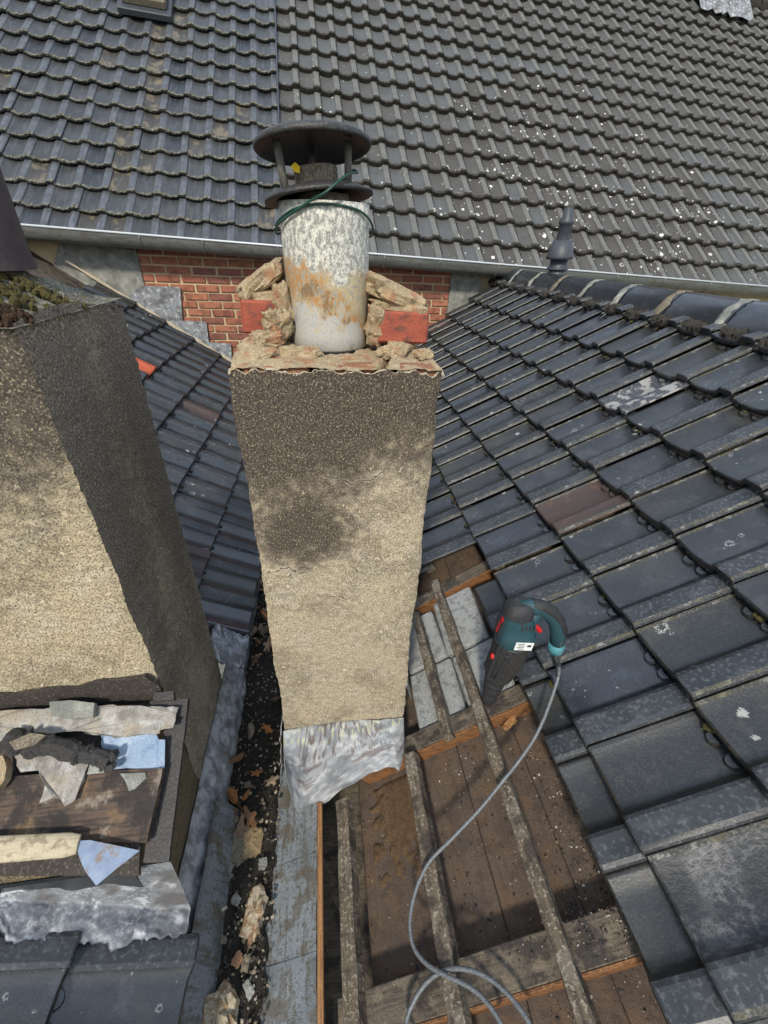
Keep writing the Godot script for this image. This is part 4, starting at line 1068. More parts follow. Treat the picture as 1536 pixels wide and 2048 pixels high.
	var cowl := obj("cowl", Shape.new().smooth(1).lathe(T3(), [Vector2(0.043, 0.215), Vector2(0.043, 0.24), Vector2(0.0, 0.24)], 28), M.mortar_grey, fp)
	var tl := T3(Vector3(-0.008, 0.237, 0), -5, 0, 6)
	obj("lower_disc", Shape.new().smooth(1).lathe(tl, [Vector2(0.0, 0.004), Vector2(0.05, 0.002), Vector2(0.088, -0.006), Vector2(0.0925, -0.005), Vector2(0.0925, -0.001), Vector2(0.07, 0.008), Vector2(0.036, 0.016), Vector2(0.0, 0.016)], 40), M.cowl, cowl)
	obj("throat", Shape.new().smooth(1).lathe(tl, [Vector2(0.036, 0.012), Vector2(0.0365, 0.036), Vector2(0.033, 0.038), Vector2(0.031, 0.016), Vector2(0.0, 0.016)], 28), M.mortar_grey, cowl)
	var tu := T3(Vector3(-0.014, 0.304, 0.002), -6, 0, 3.5)
	obj("upper_disc", Shape.new().smooth(1).lathe(tu, [Vector2(0.0, 0.008), Vector2(0.05, 0.005), Vector2(0.085, -0.004), Vector2(0.0915, -0.009), Vector2(0.0945, -0.006), Vector2(0.0945, -0.001), Vector2(0.088, 0.004), Vector2(0.05, 0.014), Vector2(0.0, 0.018)], 44), M.cowl, cowl)
	for q in [[-0.053, 0.03, -0.066, 0.03], [-0.012, -0.058, -0.012, -0.055], [0.05, 0.018, 0.046, 0.016]]:
		obj("post", Shape.new().smooth(1).tube([tl * Vector3(q[0], 0.006, q[1]), tu * Vector3(q[2] + 0.01, -0.001, q[3])], 0.0062, 10), M.post, cowl)
	# ---- green wire tied round the pipe
	var w := thing("wire", "green plastic-coated wire looped round the flue pipe under its cowl", "wire", T3(Vector3(0.013, 0.04, -0.893)))
	var loop := func(arr): 
		var out := []
		var c := Curve3D.new()
		for q in arr: c.add_point(q)
		for i in arr.size():
			var a: Vector3 = arr[maxi(i - 1, 0)]; var b: Vector3 = arr[mini(i + 1, arr.size() - 1)]
			c.set_point_in(i, (a - b) * 0.17); c.set_point_out(i, (b - a) * 0.17)
		for k in 61: out.append(c.sample_baked(c.get_baked_length() * k / 60.0, true))
		return out
	var ring := func(deg, y, r): return Vector3(r * cos(deg_to_rad(deg)), y, r * sin(deg_to_rad(deg)))
	obj("strand", Shape.new().smooth(1).tube(loop.call([ring.call(215, -0.02, 0.081), ring.call(188, -0.024, 0.084), ring.call(160, -0.012, 0.082), ring.call(125, 0.004, 0.081), ring.call(90, 0.012, 0.081), ring.call(50, 0.008, 0.081), ring.call(20, -0.006, 0.084), ring.call(-2, -0.024, 0.085), ring.call(-30, -0.03, 0.082)]), 0.0019, 8), M.wire, w)
	obj("strand", Shape.new().smooth(1).tube(loop.call([ring.call(205, -0.026, 0.081), ring.call(184, -0.03, 0.0845), ring.call(155, -0.016, 0.084), ring.call(125, 0.0, 0.083), ring.call(105, 0.014, 0.086), ring.call(88, 0.026, 0.098), Vector3(0.03, 0.046, 0.085), Vector3(0.048, 0.058, 0.03), Vector3(0.056, 0.06, 0.018), Vector3(0.05, 0.064, 0.006), Vector3(0.042, 0.058, 0.02)]), 0.0019, 8), M.wire, w)
	var yl := thing("leaf", "tiny yellow leaf caught on the cowl", "leaf", T3(Vector3(-0.03, 0.0985, -0.86), 60, 20, 0))
	obj("blade", Shape.new().plate(T3(), PackedVector2Array([Vector2(0, -0.008), Vector2(0.007, -0.002), Vector2(0.004, 0.008), Vector2(-0.004, 0.007), Vector2(-0.008, -0.001)]), 0.0008), M.yellow, yl)

# lead apron: pale bloom, brown drips below the render, darker swirls across the middle (u along, v down)
func lead_drip_material() -> StandardMaterial3D:
	var w := 384; var h := 256
	var a := fnl(651, 0.03, 4); var b := fnl(652, 0.3, 2); var c := fnl(653, 0.05, 3); var d := fnl(654, 0.012, 3)
	var out := PackedByteArray(); out.resize(w * h * 3)
	var j := 0
	for y in h:
		for x in w:
			var u := float(x) / w; var v := float(y) / h
			var n1 := a.get_noise_2d(x, y); var g := b.get_noise_2d(x, y); var dr := c.get_noise_2d(x * 1.6, y * 0.35); var fo := a.get_noise_2d(x * 0.5 + y * 0.5 + 300.0, (y + x * 0.35) * 1.1); var n3 := d.get_noise_2d(x, y)
			var k := Color8(136, 139, 143)
			k = k.lerp(Color8(176, 178, 180), clampf(0.3 + n1 * 1.8 + g * 0.5, 0, 1) * 0.8)
			k = k.lerp(Color8(96, 100, 105), clampf(n3 * 2.0 + g * 0.5 - 0.1, 0, 0.7))
			k = k.lerp(Color8(92, 80, 74), clampf(dr * 3.4 + g * 0.9 - 0.5, 0, 0.85) * smoothstep(0.62, 0.35, v) * smoothstep(0.08, 0.2, u) * smoothstep(0.95, 0.7, u))
			k = k.lerp(Color8(88, 80, 78), clampf(fo * 3.0 + g * 0.9 - 0.4, 0, 0.7) * smoothstep(0.3, 0.45, v) * smoothstep(0.9, 0.65, v))
			k = k.lerp(Color8(186, 186, 130), clampf(dr * -3.0 + n1 - 0.5, 0, 0.6) * smoothstep(0.3, 0.1, v))
			out[j] = int(k.r * 255.0); out[j + 1] = int(k.g * 255.0); out[j + 2] = int(k.b * 255.0)
			j += 3
	return mat(ImageTexture.create_from_image(Image.create_from_data(w, h, false, Image.FORMAT_RGB8, out)), 0.0, 0.7, null, 1.0, 0.0)

# bare pipe: lime-white and sooty above, rust running down from the right (u round the pipe, v from its foot)
func pipe_material() -> StandardMaterial3D:
	var w := 512; var h := 256
	var a := fnl(601, 0.02, 5); var b := fnl(602, 0.34, 2); var c := fnl(603, 0.09, 4); var d := fnl(604, 0.013, 3)
	var out := PackedByteArray(); out.resize(w * h * 3)
	var j := 0
	for y in h:
		for x in w:
			var u := float(x) / w; var v := float(y) / h
			var n1 := a.get_noise_2d(x, y); var g := b.get_noise_2d(x, y * 0.6); var n2 := c.get_noise_2d(x, y * 0.7); var n3 := d.get_noise_2d(x, y)
			var k := Color8(164, 163, 154)
			k = k.lerp(Color8(206, 203, 190), clampf(0.6 + n2 * 1.5 + g * 0.7, 0, 1))
			k = k.lerp(Color8(86, 88, 88), clampf(0.15 - g * 0.7 - n2 * 0.5, 0, 0.45))
			var low := 1.0 - smoothstep(0.50, 0.56, v + n1 * 0.14 + n2 * 0.05)
			k = k.lerp(Color8(172, 152, 112), low * clampf(0.62 + n2 * 0.8, 0, 1))
			var foot := 1.0 - smoothstep(0.24, 0.36, v + n1 * 0.2 - (u - 0.25) * 0.5)
			k = k.lerp(Color8(168, 170, 172), foot * clampf(0.7 + g * 0.8, 0, 1))
			var band := exp(-pow((v - 0.36 - (u - 0.22) * 0.9 + n1 * 0.16) / 0.07, 2.0)) + exp(-pow((v - 0.53 + n1 * 0.1) / 0.035, 2.0)) * smoothstep(0.2, 0.34, u)
			k = k.lerp(Color8(158, 112, 62), clampf(band * (0.55 + n2 * 1.5 + g * 0.6), 0, 0.8))
			k = k.lerp(Color8(92, 76, 60), clampf(n3 * 2.2 - 0.8 + g * 0.7 + n2 * 0.5, 0, 0.6) * low)
			out[j] = int(k.r * 255.0); out[j + 1] = int(k.g * 255.0); out[j + 2] = int(k.b * 255.0)
			j += 3
	return mat(ImageTexture.create_from_image(Image.create_from_data(w, h, false, Image.FORMAT_RGB8, out)), 0.0, 0.75)

func build_left_chimney() -> void:
	var B := Vector3(-0.63, -1.4, -0.82)
	var ch := thing("chimney", "broad roughcast chimney with mossy crown beside the gutter", "chimney", T3(B))
	var xf := T3(-B)
	var nn := fnl(191, 1.0, 4)
	var x0 := -0.92; var x1 := -0.40; var z0 := -0.645; var z1 := -1.0; var yt := -0.108
	var corner := func(y: float) -> float: return nn.get_noise_1d(y * 5.0) * 0.006 + nn.get_noise_1d(y * 30.0) * 0.002
	var front := func(u: float, v: float) -> Vector3:
		var x := lerpf(x0, x1, u); var y := lerpf(yt, -0.93, v)
		x += corner.call(y) * pow(u, 10.0)
		return Vector3(x, y, z0 + nn.get_noise_2d(x * 60.0, y * 60.0) * 0.004 + nn.get_noise_2d(x * 400.0, y * 400.0) * 0.0018 - 0.008 * pow(u, 30.0))
	var s := Shape.new().smooth(1).grid(70, 130, front, true)
	var m := s.mesh()
	var right := func(u: float, v: float) -> Vector3:
		var y := lerpf(yt, -1.42, v)
		var z := lerpf(z0 - 0.008, z1, u)
		return Vector3(x1 + corner.call(y) * (1.0 - u) - 0.0 + nn.get_noise_2d(z * 60.0, y * 60.0) * 0.004 * smoothstep(0.0, 0.1, u) + nn.get_noise_2d(z * 400.0, y * 400.0) * 0.0018 * smoothstep(0.0, 0.05, u), y + (0.01 * sin(u * 5.0) if v < 0.01 else 0.0), z)
	Shape.new().smooth(1).grid(50, 150, right, true).mesh(m)
	Shape.new().box(T3(Vector3((x0 + x1) * 0.5 - 0.01, -0.78, (z0 + z1) * 0.5 - 0.004)), Vector3(x1 - x0 - 0.03, 1.3, z0 - z1 - 0.03)).mesh(m)
	M.lfront = weathered(511, 420, 660, c8(182, 168, 138), c8(70, 64, 57), func(u, v): return maxf(1.0 - smoothstep(0.05, 0.52, v + (1.0 - u) * -0.22 + 0.02), 0.85 * (1.0 - smoothstep(0.3, 0.62, u)) * (1.0 - smoothstep(0.35, 0.9, v))) - 0.1)
	M.lright = weathered(521, 300, 1040, c8(168, 157, 136), c8(114, 107, 96), func(u, v): return 0.75 - 0.7 * smoothstep(0.1, 0.85, v) + 0.25 * sin(u * 9.0))
	part("shaft", m, [M.lfront, M.lright, M.render], ch, xf)
	# saddle in front of the chimney: a masonry wedge falling towards the viewer
	var pl := PackedVector2Array([Vector2(-0.66, -0.915), Vector2(-0.37, -1.058), Vector2(-0.37, -1.42), Vector2(-0.66, -1.42)])
	obj("saddle", Shape.new().plate(Transform3D(Basis(Vector3(0, 0, 1), Vector3(1, 0, 0), Vector3(0, 1, 0)), Vector3(-1.15, 0, 0)), pl, 0.748), M.lower, ch, xf)
	obj("front_slate", Shape.new().box(T3(Vector3(-0.78, -1.14, -0.364)), Vector3(0.744, 0.17, 0.006)), M.tile, ch, xf)
	# crown of mortar rising to the flue
	var crown := Shape.new().smooth(1).grid(50, 40, func(u, v):
		var x := lerpf(x0 - 0.01, x1 + 0.004, u); var z := lerpf(z0 + 0.004, z1 - 0.004, v)
		var e := minf(minf((x1 + 0.004 - x) / 0.16, (z0 + 0.004 - z) / 0.13), (z - z1 + 0.004) / 0.16)
		var y := yt - 0.004 + 0.075 * smoothstep(0.0, 1.1, e) + (nn.get_noise_2d(x * 30.0, z * 30.0) * 0.012 + nn.get_noise_2d(x * 110.0, z * 110.0) * 0.005) * smoothstep(0.0, 0.35, e)
		return Vector3(x + nn.get_noise_1d(z * 12.0) * 0.005 * smoothstep(0.5, 1.0, u), y, z))
	obj("crown", crown, M.crown, ch, xf)
	var ms := Shape.new()
	rng.seed = 31
	var g2 := [[-0.50, -0.765, 0.075, 0.03, 260, 0.0], [-0.45, -0.83, 0.05, 0.02, 90, 0.0], [-0.44, -0.70, 0.03, 0.015, 60, 0.0]]
	var tuft := func(sh: Shape, cx, cz, sx, sz, n):
		for k in n:
			var x: float = cx + rng.randfn(0, sx * 0.5); var z: float = cz + rng.randfn(0, sz * 0.5)
			if x > x1 + 0.005 or z > z0 + 0.004: continue
			var e := minf(minf((x1 + 0.004 - x) / 0.16, (z0 + 0.004 - z) / 0.13), (z - z1 + 0.004) / 0.16)
			var y := yt - 0.004 + 0.075 * smoothstep(0.0, 1.1, e) + 0.008 * maxf(0.0, 1.0 - Vector2((x - cx) / sx, (z - cz) / sz).length())
			var r := rng.randf_range(0.003, 0.007)
			sh.blob(T3(Vector3(x, y + 0.003, z), rng.randf() * 90, rng.randf() * 90, 0), Vector3(r, r * 1.3, r), nn, 0.9, 3.0, 5, 4)
	for q in g2: tuft.call(ms, q[0], q[1], q[2], q[3], q[4])
	var mo := obj("moss", ms, M.moss, ch, xf); mo.set_meta("kind", "stuff")
	var mr := Shape.new()
	for q in [[-0.49, -0.665, 0.06, 0.02, 330], [-0.425, -0.69, 0.025, 0.02, 90]]: tuft.call(mr, q[0], q[1], q[2], q[3], q[4])
	mo = obj("rusty_moss", mr, M.moss_rust, ch, xf); mo.set_meta("kind", "stuff")
	# lead: side flashing down into the gutter, apron over the tiles below the saddle
	var sideL := func(u: float, v: float) -> Vector3:
		var z := lerpf(-1.09, -0.34, u)
		return Vector3(-0.398 + 0.055 * v + 0.018 * sin(v * PI) + nn.get_noise_2d(z * 14.0, v * 4.0) * 0.012 * smoothstep(0.0, 0.2, v), -1.342 - 0.165 * v + nn.get_noise_2d(z * 12.0, v * 3.0 + 90.0) * 0.012, z)
	obj("side_flashing", Shape.new().smooth(1).sheet(60, 16, sideL, 0.003, true), M.lead_dull, ch, xf)
	var apr := func(u: float, v: float) -> Vector3:
		var x := lerpf(-0.645, -0.338, u)
		var ry := (-1.27 - 0.559 * x) / 0.829
		var top := maxf(-1.062, ry + 0.03)
		var rag := nn.get_noise_1d(u * 5.0) * 0.02 + maxf(0.0, nn.get_noise_1d(u * 16.0)) * -0.014 + 0.012 * sin(u * 3.1) - 0.02 * smoothstep(0.2, 0.0, u)
		var p: Vector3
		if v < 0.45: p = Vector3(x, lerpf(top, ry + 0.024, v / 0.45), lerpf(-0.368, -0.352, v / 0.45))
		else: p = Vector3(x, ry + 0.022, lerpf(-0.352, -0.300 + rag, (v - 0.45) / 0.55))
		var k := nn.get_noise_2d(x * 9.0, v * 2.0) * 0.009 + nn.get_noise_2d(x * 30.0, v * 6.0) * 0.0015
		return p + Vector3(0, k, k * 0.4)
	obj("lead_apron", Shape.new().smooth(1).sheet(70, 34, apr, 0.003, true), M.lead, ch, xf)
	var strip := func(u: float, v: float) -> Vector3:
		var z := lerpf(-0.62, 0.5, u)
		return Vector3(-0.35 + 0.06 * v + nn.get_noise_2d(z * 30.0, v * 20.0) * 0.006, -1.375 - 0.13 * v, z)
	obj("eaves_strip", Shape.new().smooth(1).sheet(24, 8, strip, 0.003, true), M.zinc, ch, xf)
	obj("side_flashing", Shape.new().smooth(1).sheet(16, 14, func(u, v):
		var x := lerpf(-0.425, -0.315, u); var z := lerpf(-1.13, -0.985, v)
		var k := nn.get_noise_2d(x * 40.0, z * 40.0) * 0.02
		return Vector3(x, (-1.27 - 0.559 * x) / 0.829 + 0.03 + k + 0.02 * smoothstep(0.4, 0.0, u), z + nn.get_noise_1d(x * 60.0) * 0.012), 0.003, false), M.lead, ch, xf)
	# ---- dark flue on its crown
	var fp := thing("flue_pipe", "plain dark brown flue pipe rising from the mossy crown", "flue pipe", T3(Vector3(-0.572, -0.055, -0.855), 0, 0, -2))
	obj("pipe", Shape.new().smooth(1).lathe(T3(), [Vector2(0.104, 0.0), Vector2(0.10, 0.02), Vector2(0.09, 0.3), Vector2(0.09, 0.45), Vector2(0.08, 0.45), Vector2(0.085, 0.2), Vector2(0.0, 0.2)], 40), M.flue_dark, fp)

# ---------------------------------------------------------------- loose things on the saddle
func build_shoulder_clutter() -> void:
	var ang := atan(0.515)
	var ys := Vector3(0, cos(ang), sin(ang)); var zs := Vector3(0, -sin(ang), cos(ang))
	var O := Vector3(-0.5, -0.912, -0.64)
	var fr := Transform3D(Basis(Vector3.RIGHT, ys, zs), O)
	# outline in photo pixels -> outline on the saddle at height hh
	var trace := func(px: Array, hh: float) -> PackedVector2Array:
		var out := PackedVector2Array()
		for q in px:
			var P := onp(q[0], q[1], ys, O.dot(ys) + hh)
			var l := fr.affine_inverse() * P
			out.append(Vector2(l.x, l.z))
		return out
	var nn := fnl(71, 1.0, 3)
	var piece := func(called, label, cat, px, hh, th, m, amp):
		var pts: PackedVector2Array = trace.call(px, hh + th)
		var c := Vector2.ZERO
		for q in pts: c += q / pts.size()
		# refine the outline so that edges are ragged and the sheet can buckle
		var fine := PackedVector2Array()
		for i in pts.size():
			var a := pts[i]; var b := pts[(i + 1) % pts.size()]
			var n := maxi(1, int(a.distance_to(b) / 0.012))
			for k in n:
				var q := a.lerp(b, float(k) / n)
				fine.append(q - c + Vector2(nn.get_noise_2d(q.x * 500.0, q.y * 500.0), nn.get_noise_2d(q.x * 500.0 + 90.0, q.y * 500.0)) * 0.004 * (1.0 if amp > 0.0 else 0.25))
		var t := thing(called, label, cat, fr * Transform3D(Basis(), Vector3(c.x, hh, c.y)))
		var o := obj("sheet" if amp > 0.0 else "slab", Shape.new().plate(T3(), fine, th, func(q): return nn.get_noise_2d(q.x * 60.0 + c.x * 300.0, q.y * 60.0) * amp), m, t)
		return t
	# slates that cover the saddle
	piece.call("slate", "dark slate along the outer edge of the saddle, spotted with one lichen ring", "slate", [[338, 1402], [377, 1398], [337, 1724], [286, 1726]], 0.0, 0.012, M.slate, 0.0)
	piece.call("slate", "short dark slate pieces stacked under the grey lead at the saddle corner", "slate", [[300, 1402], [376, 1397], [372, 1432], [300, 1440]], 0.013, 0.01, M.slate, 0.0)
	piece.call("slate", "small dark slate wedge against the big chimney's corner", "slate", [[308, 1385], [346, 1382], [348, 1400], [306, 1402]], 0.024, 0.012, M.slate, 0.0)
	piece.call("roofing_felt", "dark felt layer under the plank on the saddle", "roofing felt", [[-60, 1420], [290, 1408], [278, 1752], [-60, 1752]], 0.0, 0.009, M.bitumen, 0.0)
	# dark tar strip on the foot of the chimney's front
	var t := thing("tar_strip", "ragged dark tar strip along the foot of the big chimney's front", "tar strip", T3(Vector3(-0.58, -0.87, -0.64)))
	var px := [[-40, 1390], [20, 1392], [90, 1380], [150, 1378], [190, 1364], [240, 1362], [290, 1354], [318, 1372], [330, 1400], [-40, 1432]]
	var pts := PackedVector2Array()
	for i in px.size():
		for k in 4:
			var P := onp(lerpf(px[i][0], px[(i + 1) % px.size()][0], k / 4.0), lerpf(px[i][1], px[(i + 1) % px.size()][1], k / 4.0), Vector3.BACK, -0.634)
			pts.append(Vector2(P.x + 0.58, P.y + 0.87 + nn.get_noise_1d(i * 90.0 + k * 30.0) * 0.004))
	obj("strip", Shape.new().plate(Transform3D(Basis(Vector3(1, 0, 0), Vector3(0, 0, -1), Vector3(0, 1, 0)), Vector3(0, 0, 0.006)), pts, 0.008), M.bitumen, t)
	piece.call("zinc_offcut", "pale blue zinc offcut lying between lead sheet and plank", "zinc sheet", [[200, 1462], [308, 1455], [318, 1480], [331, 1478], [327, 1537], [205, 1540]], 0.030, 0.002, M.zinc_blue, 0.012)
	piece.call("lead_sheet", "long torn lead sheet lying under the tar strip", "lead sheet", [[-40, 1424], [60, 1418], [190, 1410], [356, 1413], [350, 1440], [347, 1456], [322, 1458], [318, 1466], [230, 1476], [150, 1462], [60, 1472], [-40, 1490]], 0.036, 0.003, M.lead_warm, 0.008)
	piece.call("mortar_slab", "flat grey mortar slab on top of the long lead sheet", "mortar slab", [[98, 1404], [140, 1400], [189, 1406], [186, 1434], [140, 1438], [102, 1432]], 0.044, 0.012, M.cement, 0.0)
	# tarred roll
	var roll := thing("tarred_roll", "crumpled black tarred felt roll lying across the plank's upper edge", "felt roll", fr * T3(Vector3(-0.06, 0.045, 0.12)))
	var a0 := fr * Transform3D(Basis(), Vector3(-0.06, 0.045, 0.12))
	var ra := []; var rr := []
	for k in 15:
		var P := onp(lerpf(20, 222, k / 14.0), lerpf(1474, 1522, k / 14.0) + nn.get_noise_1d(k * 50.0) * 8.0, ys, O.dot(ys) + 0.05)
		ra.append(a0.affine_inverse() * P); rr.append(0.018 + nn.get_noise_1d(k * 80.0 + 20.0) * 0.009)
	var rs := Shape.new().tube(ra, rr, 9)
	rng.seed = 44
	for k in 26:
		var q: Vector3 = ra[rng.randi() % 15]
		rs.blob(T3(q + Vector3(rng.randf_range(-0.01, 0.01), 0.008, rng.randf_range(-0.012, 0.02)), rng.randf() * 90, rng.randf() * 90, 0), Vector3(0.013, 0.009, 0.008), nn, 0.9, 3.0, 6, 4)
	obj("roll", rs, M.bitumen_grey, roll)
	piece.call("mortar_slab", "pale mortar crust sitting on the black felt roll", "mortar slab", [[18, 1484], [60, 1466], [90, 1470], [70, 1490], [30, 1500]], 0.066, 0.01, M.mortar_grey, 0.0)
	var pk: Node3D = piece.call("plank", "weathered brown plank with charred patch on the saddle", "plank", [[-60, 1560], [80, 1548], [326, 1536], [293, 1686], [200, 1684], [-60, 1676]], 0.020, 0.018, M.plank, 0.0)
	piece.call("lead_scrap", "torn triangular lead scrap draped over the plank", "lead sheet", [[28, 1506], [75, 1506], [110, 1512], [180, 1514], [172, 1545], [150, 1600], [130, 1612], [118, 1600], [104, 1598], [78, 1606], [92, 1572], [74, 1540], [40, 1545]], 0.046, 0.003, M.lead_warm, 0.012)
	piece.call("mortar_slab", "small square grey mortar block beside the torn lead scrap", "mortar slab", [[184, 1512], [210, 1511], [208, 1546], [174, 1549]], 0.042, 0.014, M.cement, 0.0)
	piece.call("mortar_slab", "thin flaking pale patch near the plank's outer end", "mortar slab", [[240, 1547], [290, 1545], [292, 1556], [270, 1578], [258, 1582], [250, 1562]], 0.0385, 0.003, M.cement, 0.0)
	piece.call("mortar_slab", "tall sandy mortar piece left of the torn lead scrap", "mortar slab", [[-30, 1508], [6, 1512], [12, 1535], [8, 1560], [-6, 1580], [-30, 1580]], 0.045, 0.02, M.mortar, 0.0)
	# scraper: wooden handle and blue steel blade
	var sc := thing("scraper", "paint scraper with pale wooden handle and blue steel blade", "scraper", fr * T3(Vector3(0, 0.04, 0.2)))
	var sx := fr * T3(Vector3(0, 0.04, 0.2))
	var hd := []; var hr := []
	for k in 12:
		var tt := k / 11.0
		hd.append(sx.affine_inverse() * onp(lerpf(-90, 158, tt), lerpf(1704, 1688, tt), ys, O.dot(ys) + 0.055)); hr.append(lerpf(0.022, 0.019, tt) * (1.0 if tt < 0.97 else 0.8))
	var hs := Shape.new().smooth(1).tube(hd, hr, 14)
	obj("handle", hs, M.handle, sc, Transform3D(Basis.from_scale(Vector3(1, 0.42, 1)), Vector3(0, 0.010, 0)))
	var bl := PackedVector2Array()
	for q in [[153, 1690], [162, 1681], [180, 1680], [230, 1690], [280, 1701], [240, 1732], [193, 1771], [172, 1744], [160, 1718]]:
		var l := sx.affine_inverse() * onp(q[0], q[1], ys, O.dot(ys) + 0.055)
		bl.append(Vector2(l.x, l.z))
	obj("blade", Shape.new().plate(T3(Vector3(0, 0.0145, 0)), bl, 0.0015), M.steel, sc)

# ---------------------------------------------------------------- rotary hammer standing on its chuck, with its cable
func build_hammer() -> void:
	var n := fr_right.basis.y
	var B := onp(975, 1402, n, D_RIGHT - 0.055)
	var xf := T3(B, 0, -6, -1.5).scaled_local(Vector3(0.88, 1.0, 0.88))
	var h := thing("rotary_hammer", "teal and black corded rotary hammer standing on its chuck", "power tool", xf)
	var loft := func(rows: Array, p := 3.2, sides := 20) -> Shape:   # rows: [y, half x, half z, centre x, centre z]
		var s := Shape.new().smooth(1)
		var rings := []
		for r in rows:
			var ring := []
			for k in sides:
				var a := TAU * k / sides
				var c := cos(a); var d := sin(a)
				var q := pow(pow(absf(c), p) + pow(absf(d), p), -1.0 / p)
				ring.append(Vector3(r[3] + c * q * r[1], r[0], r[4] + d * q * r[2]))
			rings.append(ring)
		for i in rings.size() - 1:
			for k in sides:
				var k2 := (k + 1) % sides
				s.quad(rings[i][k2], rings[i][k], rings[i + 1][k], rings[i + 1][k2])
		s.smooth(-1)
		for k in sides:
			var k2 := (k + 1) % sides
			s.tri(Vector3(rows[0][3], rows[0][0], rows[0][4]), rings[0][k], rings[0][k2])
			var e: int = rows.size() - 1
			s.tri(Vector3(rows[e][3], rows[e][0], rows[e][4]), rings[e][k2], rings[e][k])
		return s
	obj("chuck", Shape.new().smooth(1).lathe(T3(), [Vector2(0.0, 0.0), Vector2(0.017, 0.0), Vector2(0.021, 0.01), Vector2(0.025, 0.045), Vector2(0.0235, 0.049), Vector2(0.028, 0.054), Vector2(0.029, 0.075), Vector2(0.027, 0.079), Vector2(0.031, 0.084), Vector2(0.032, 0.1), Vector2(0.029, 0.104), Vector2(0.034, 0.11), Vector2(0.035, 0.128), Vector2(0.0, 0.128)], 28), M.rubber, h)
	obj("gearbox", loft.call([[0.12, 0.034, 0.035, 0.004, 0], [0.145, 0.039, 0.039, 0.008, 0], [0.18, 0.045, 0.042, 0.012, 0], [0.23, 0.048, 0.043, 0.012, 0], [0.275, 0.046, 0.042, 0.010, 0]], 3.4), M.gearbox, h)
	obj("side_cover", Shape.new().box(T3(Vector3(-0.034, 0.205, 0.006), 0, 0, -3), Vector3(0.012, 0.13, 0.05), 0.005), M.rubber, h)
	obj("mode_knob", Shape.new().smooth(1).lathe(T3(Vector3(-0.038, 0.215, 0.016), 0, 0, 90), [Vector2(0.0, 0.007), Vector2(0.007, 0.007), Vector2(0.009, 0.0), Vector2(0.009, -0.004)], 16), M.red, h)
	obj("groove", Shape.new().box(T3(Vector3(-0.015, 0.195, 0.042), 1, 0, -5), Vector3(0.012, 0.105, 0.008), 0.003), M.rubber, h)
	obj("housing", loft.call([[0.268, 0.049, 0.045, 0.010, 0], [0.273, 0.051, 0.047, 0.010, 0], [0.305, 0.051, 0.047, 0.010, 0], [0.309, 0.048, 0.044, 0.008, 0], [0.335, 0.045, 0.042, 0.003, 0], [0.36, 0.040, 0.038, -0.002, 0]], 4.2, 28), M.teal, h)
	obj("end_cap", loft.call([[0.355, 0.041, 0.039, -0.002, 0], [0.375, 0.039, 0.036, -0.002, 0], [0.388, 0.032, 0.03, 0.0, 0], [0.395, 0.02, 0.018, 0.002, 0]], 3.0), M.rubber, h)
	# handle arches from the cap to the cable end
	var hp := [Vector3(0.0, 0.372, 0), Vector3(0.03, 0.380, 0.0), Vector3(0.06, 0.375, 0.0), Vector3(0.09, 0.358, 0.002), Vector3(0.115, 0.330, 0.004), Vector3(0.132, 0.296, 0.006), Vector3(0.14, 0.265, 0.008)]
	var hd := obj("handle", Shape.new().smooth(1).tube(hp, [0.024, 0.021, 0.019, 0.0185, 0.019, 0.021, 0.0215], 14), M.teal, h)
	var gp := []
	for k in 5: gp.append((hp[1 + k] as Vector3) + Vector3(0.0, 0.0055, 0.0) + Vector3(0.005, 0.0, 0) * k * 0.5)
	obj("grip", Shape.new().smooth(1).tube(gp, [0.0185, 0.0185, 0.018, 0.0175, 0.016], 14), M.rubber, hd)
	obj("brace", Shape.new().smooth(1).tube([Vector3(0.01, 0.315, 0.0), Vector3(0.04, 0.34, 0.0), Vector3(0.06, 0.362, 0)], [0.03, 0.024, 0.018], 12), M.teal, hd)
	obj("trigger", Shape.new().box(T3(Vector3(0.06, 0.322, 0.01), 0, 0, -42), Vector3(0.046, 0.012, 0.018), 0.005), M.red, h)
	obj("cable_nozzle", Shape.new().smooth(1).lathe(T3(Vector3(0.142, 0.246, 0.008), 0, 0, 8), [Vector2(0.014, -0.012), Vector2(0.022, -0.01), Vector2(0.0235, 0.004), Vector2(0.0215, 0.02), Vector2(0.0, 0.022)], 20), M.teal_pale, h)
	# rating label and maker's name
	var lb := obj("rating_label", Shape.new().box(T3(Vector3(0.022, 0.288, 0.0475), 0, 0, -1), Vector3(0.05, 0.026, 0.002)), M.label, h)
	for k in 4:
		obj("print_line", Shape.new().box(T3(Vector3(0.012 + 0.002 * (k % 2), 0.2965 - k * 0.0055, 0.0488)), Vector3(0.02 - 0.004 * (k % 2), 0.0018, 0.0006)), M.ink, lb)
	obj("print_line", Shape.new().box(T3(Vector3(0.036, 0.291, 0.0488)), Vector3(0.011, 0.007, 0.0006)), M.ink, lb)
	var nt := obj("name_plate", Shape.new().box(T3(Vector3(-0.0415, 0.322, 0.002), 0, 0, -4), Vector3(0.004, 0.062, 0.042), 0.001), M.ink, h)
	var tm := TextMesh.new(); tm.text = "BOSCH"; tm.font_size = 16; tm.pixel_size = 0.0008; tm.depth = 0.0008
	var sf := SystemFont.new(); sf.font_names = PackedStringArray(["Droid Sans"]); sf.font_weight = 700; tm.font = sf
	part("lettering", tm, M.red, nt, Transform3D(Basis(Vector3(0.12, 0.993, 0), Vector3(0, 0, -1), Vector3(-0.993, 0.12, 0)), Vector3(-0.0442, 0.318, 0.004)))
	obj("red_mark", Shape.new().box(T3(Vector3(-0.0425, 0.344, 0.01), 0, 0, -4), Vector3(0.003, 0.012, 0.012)), M.red, h)
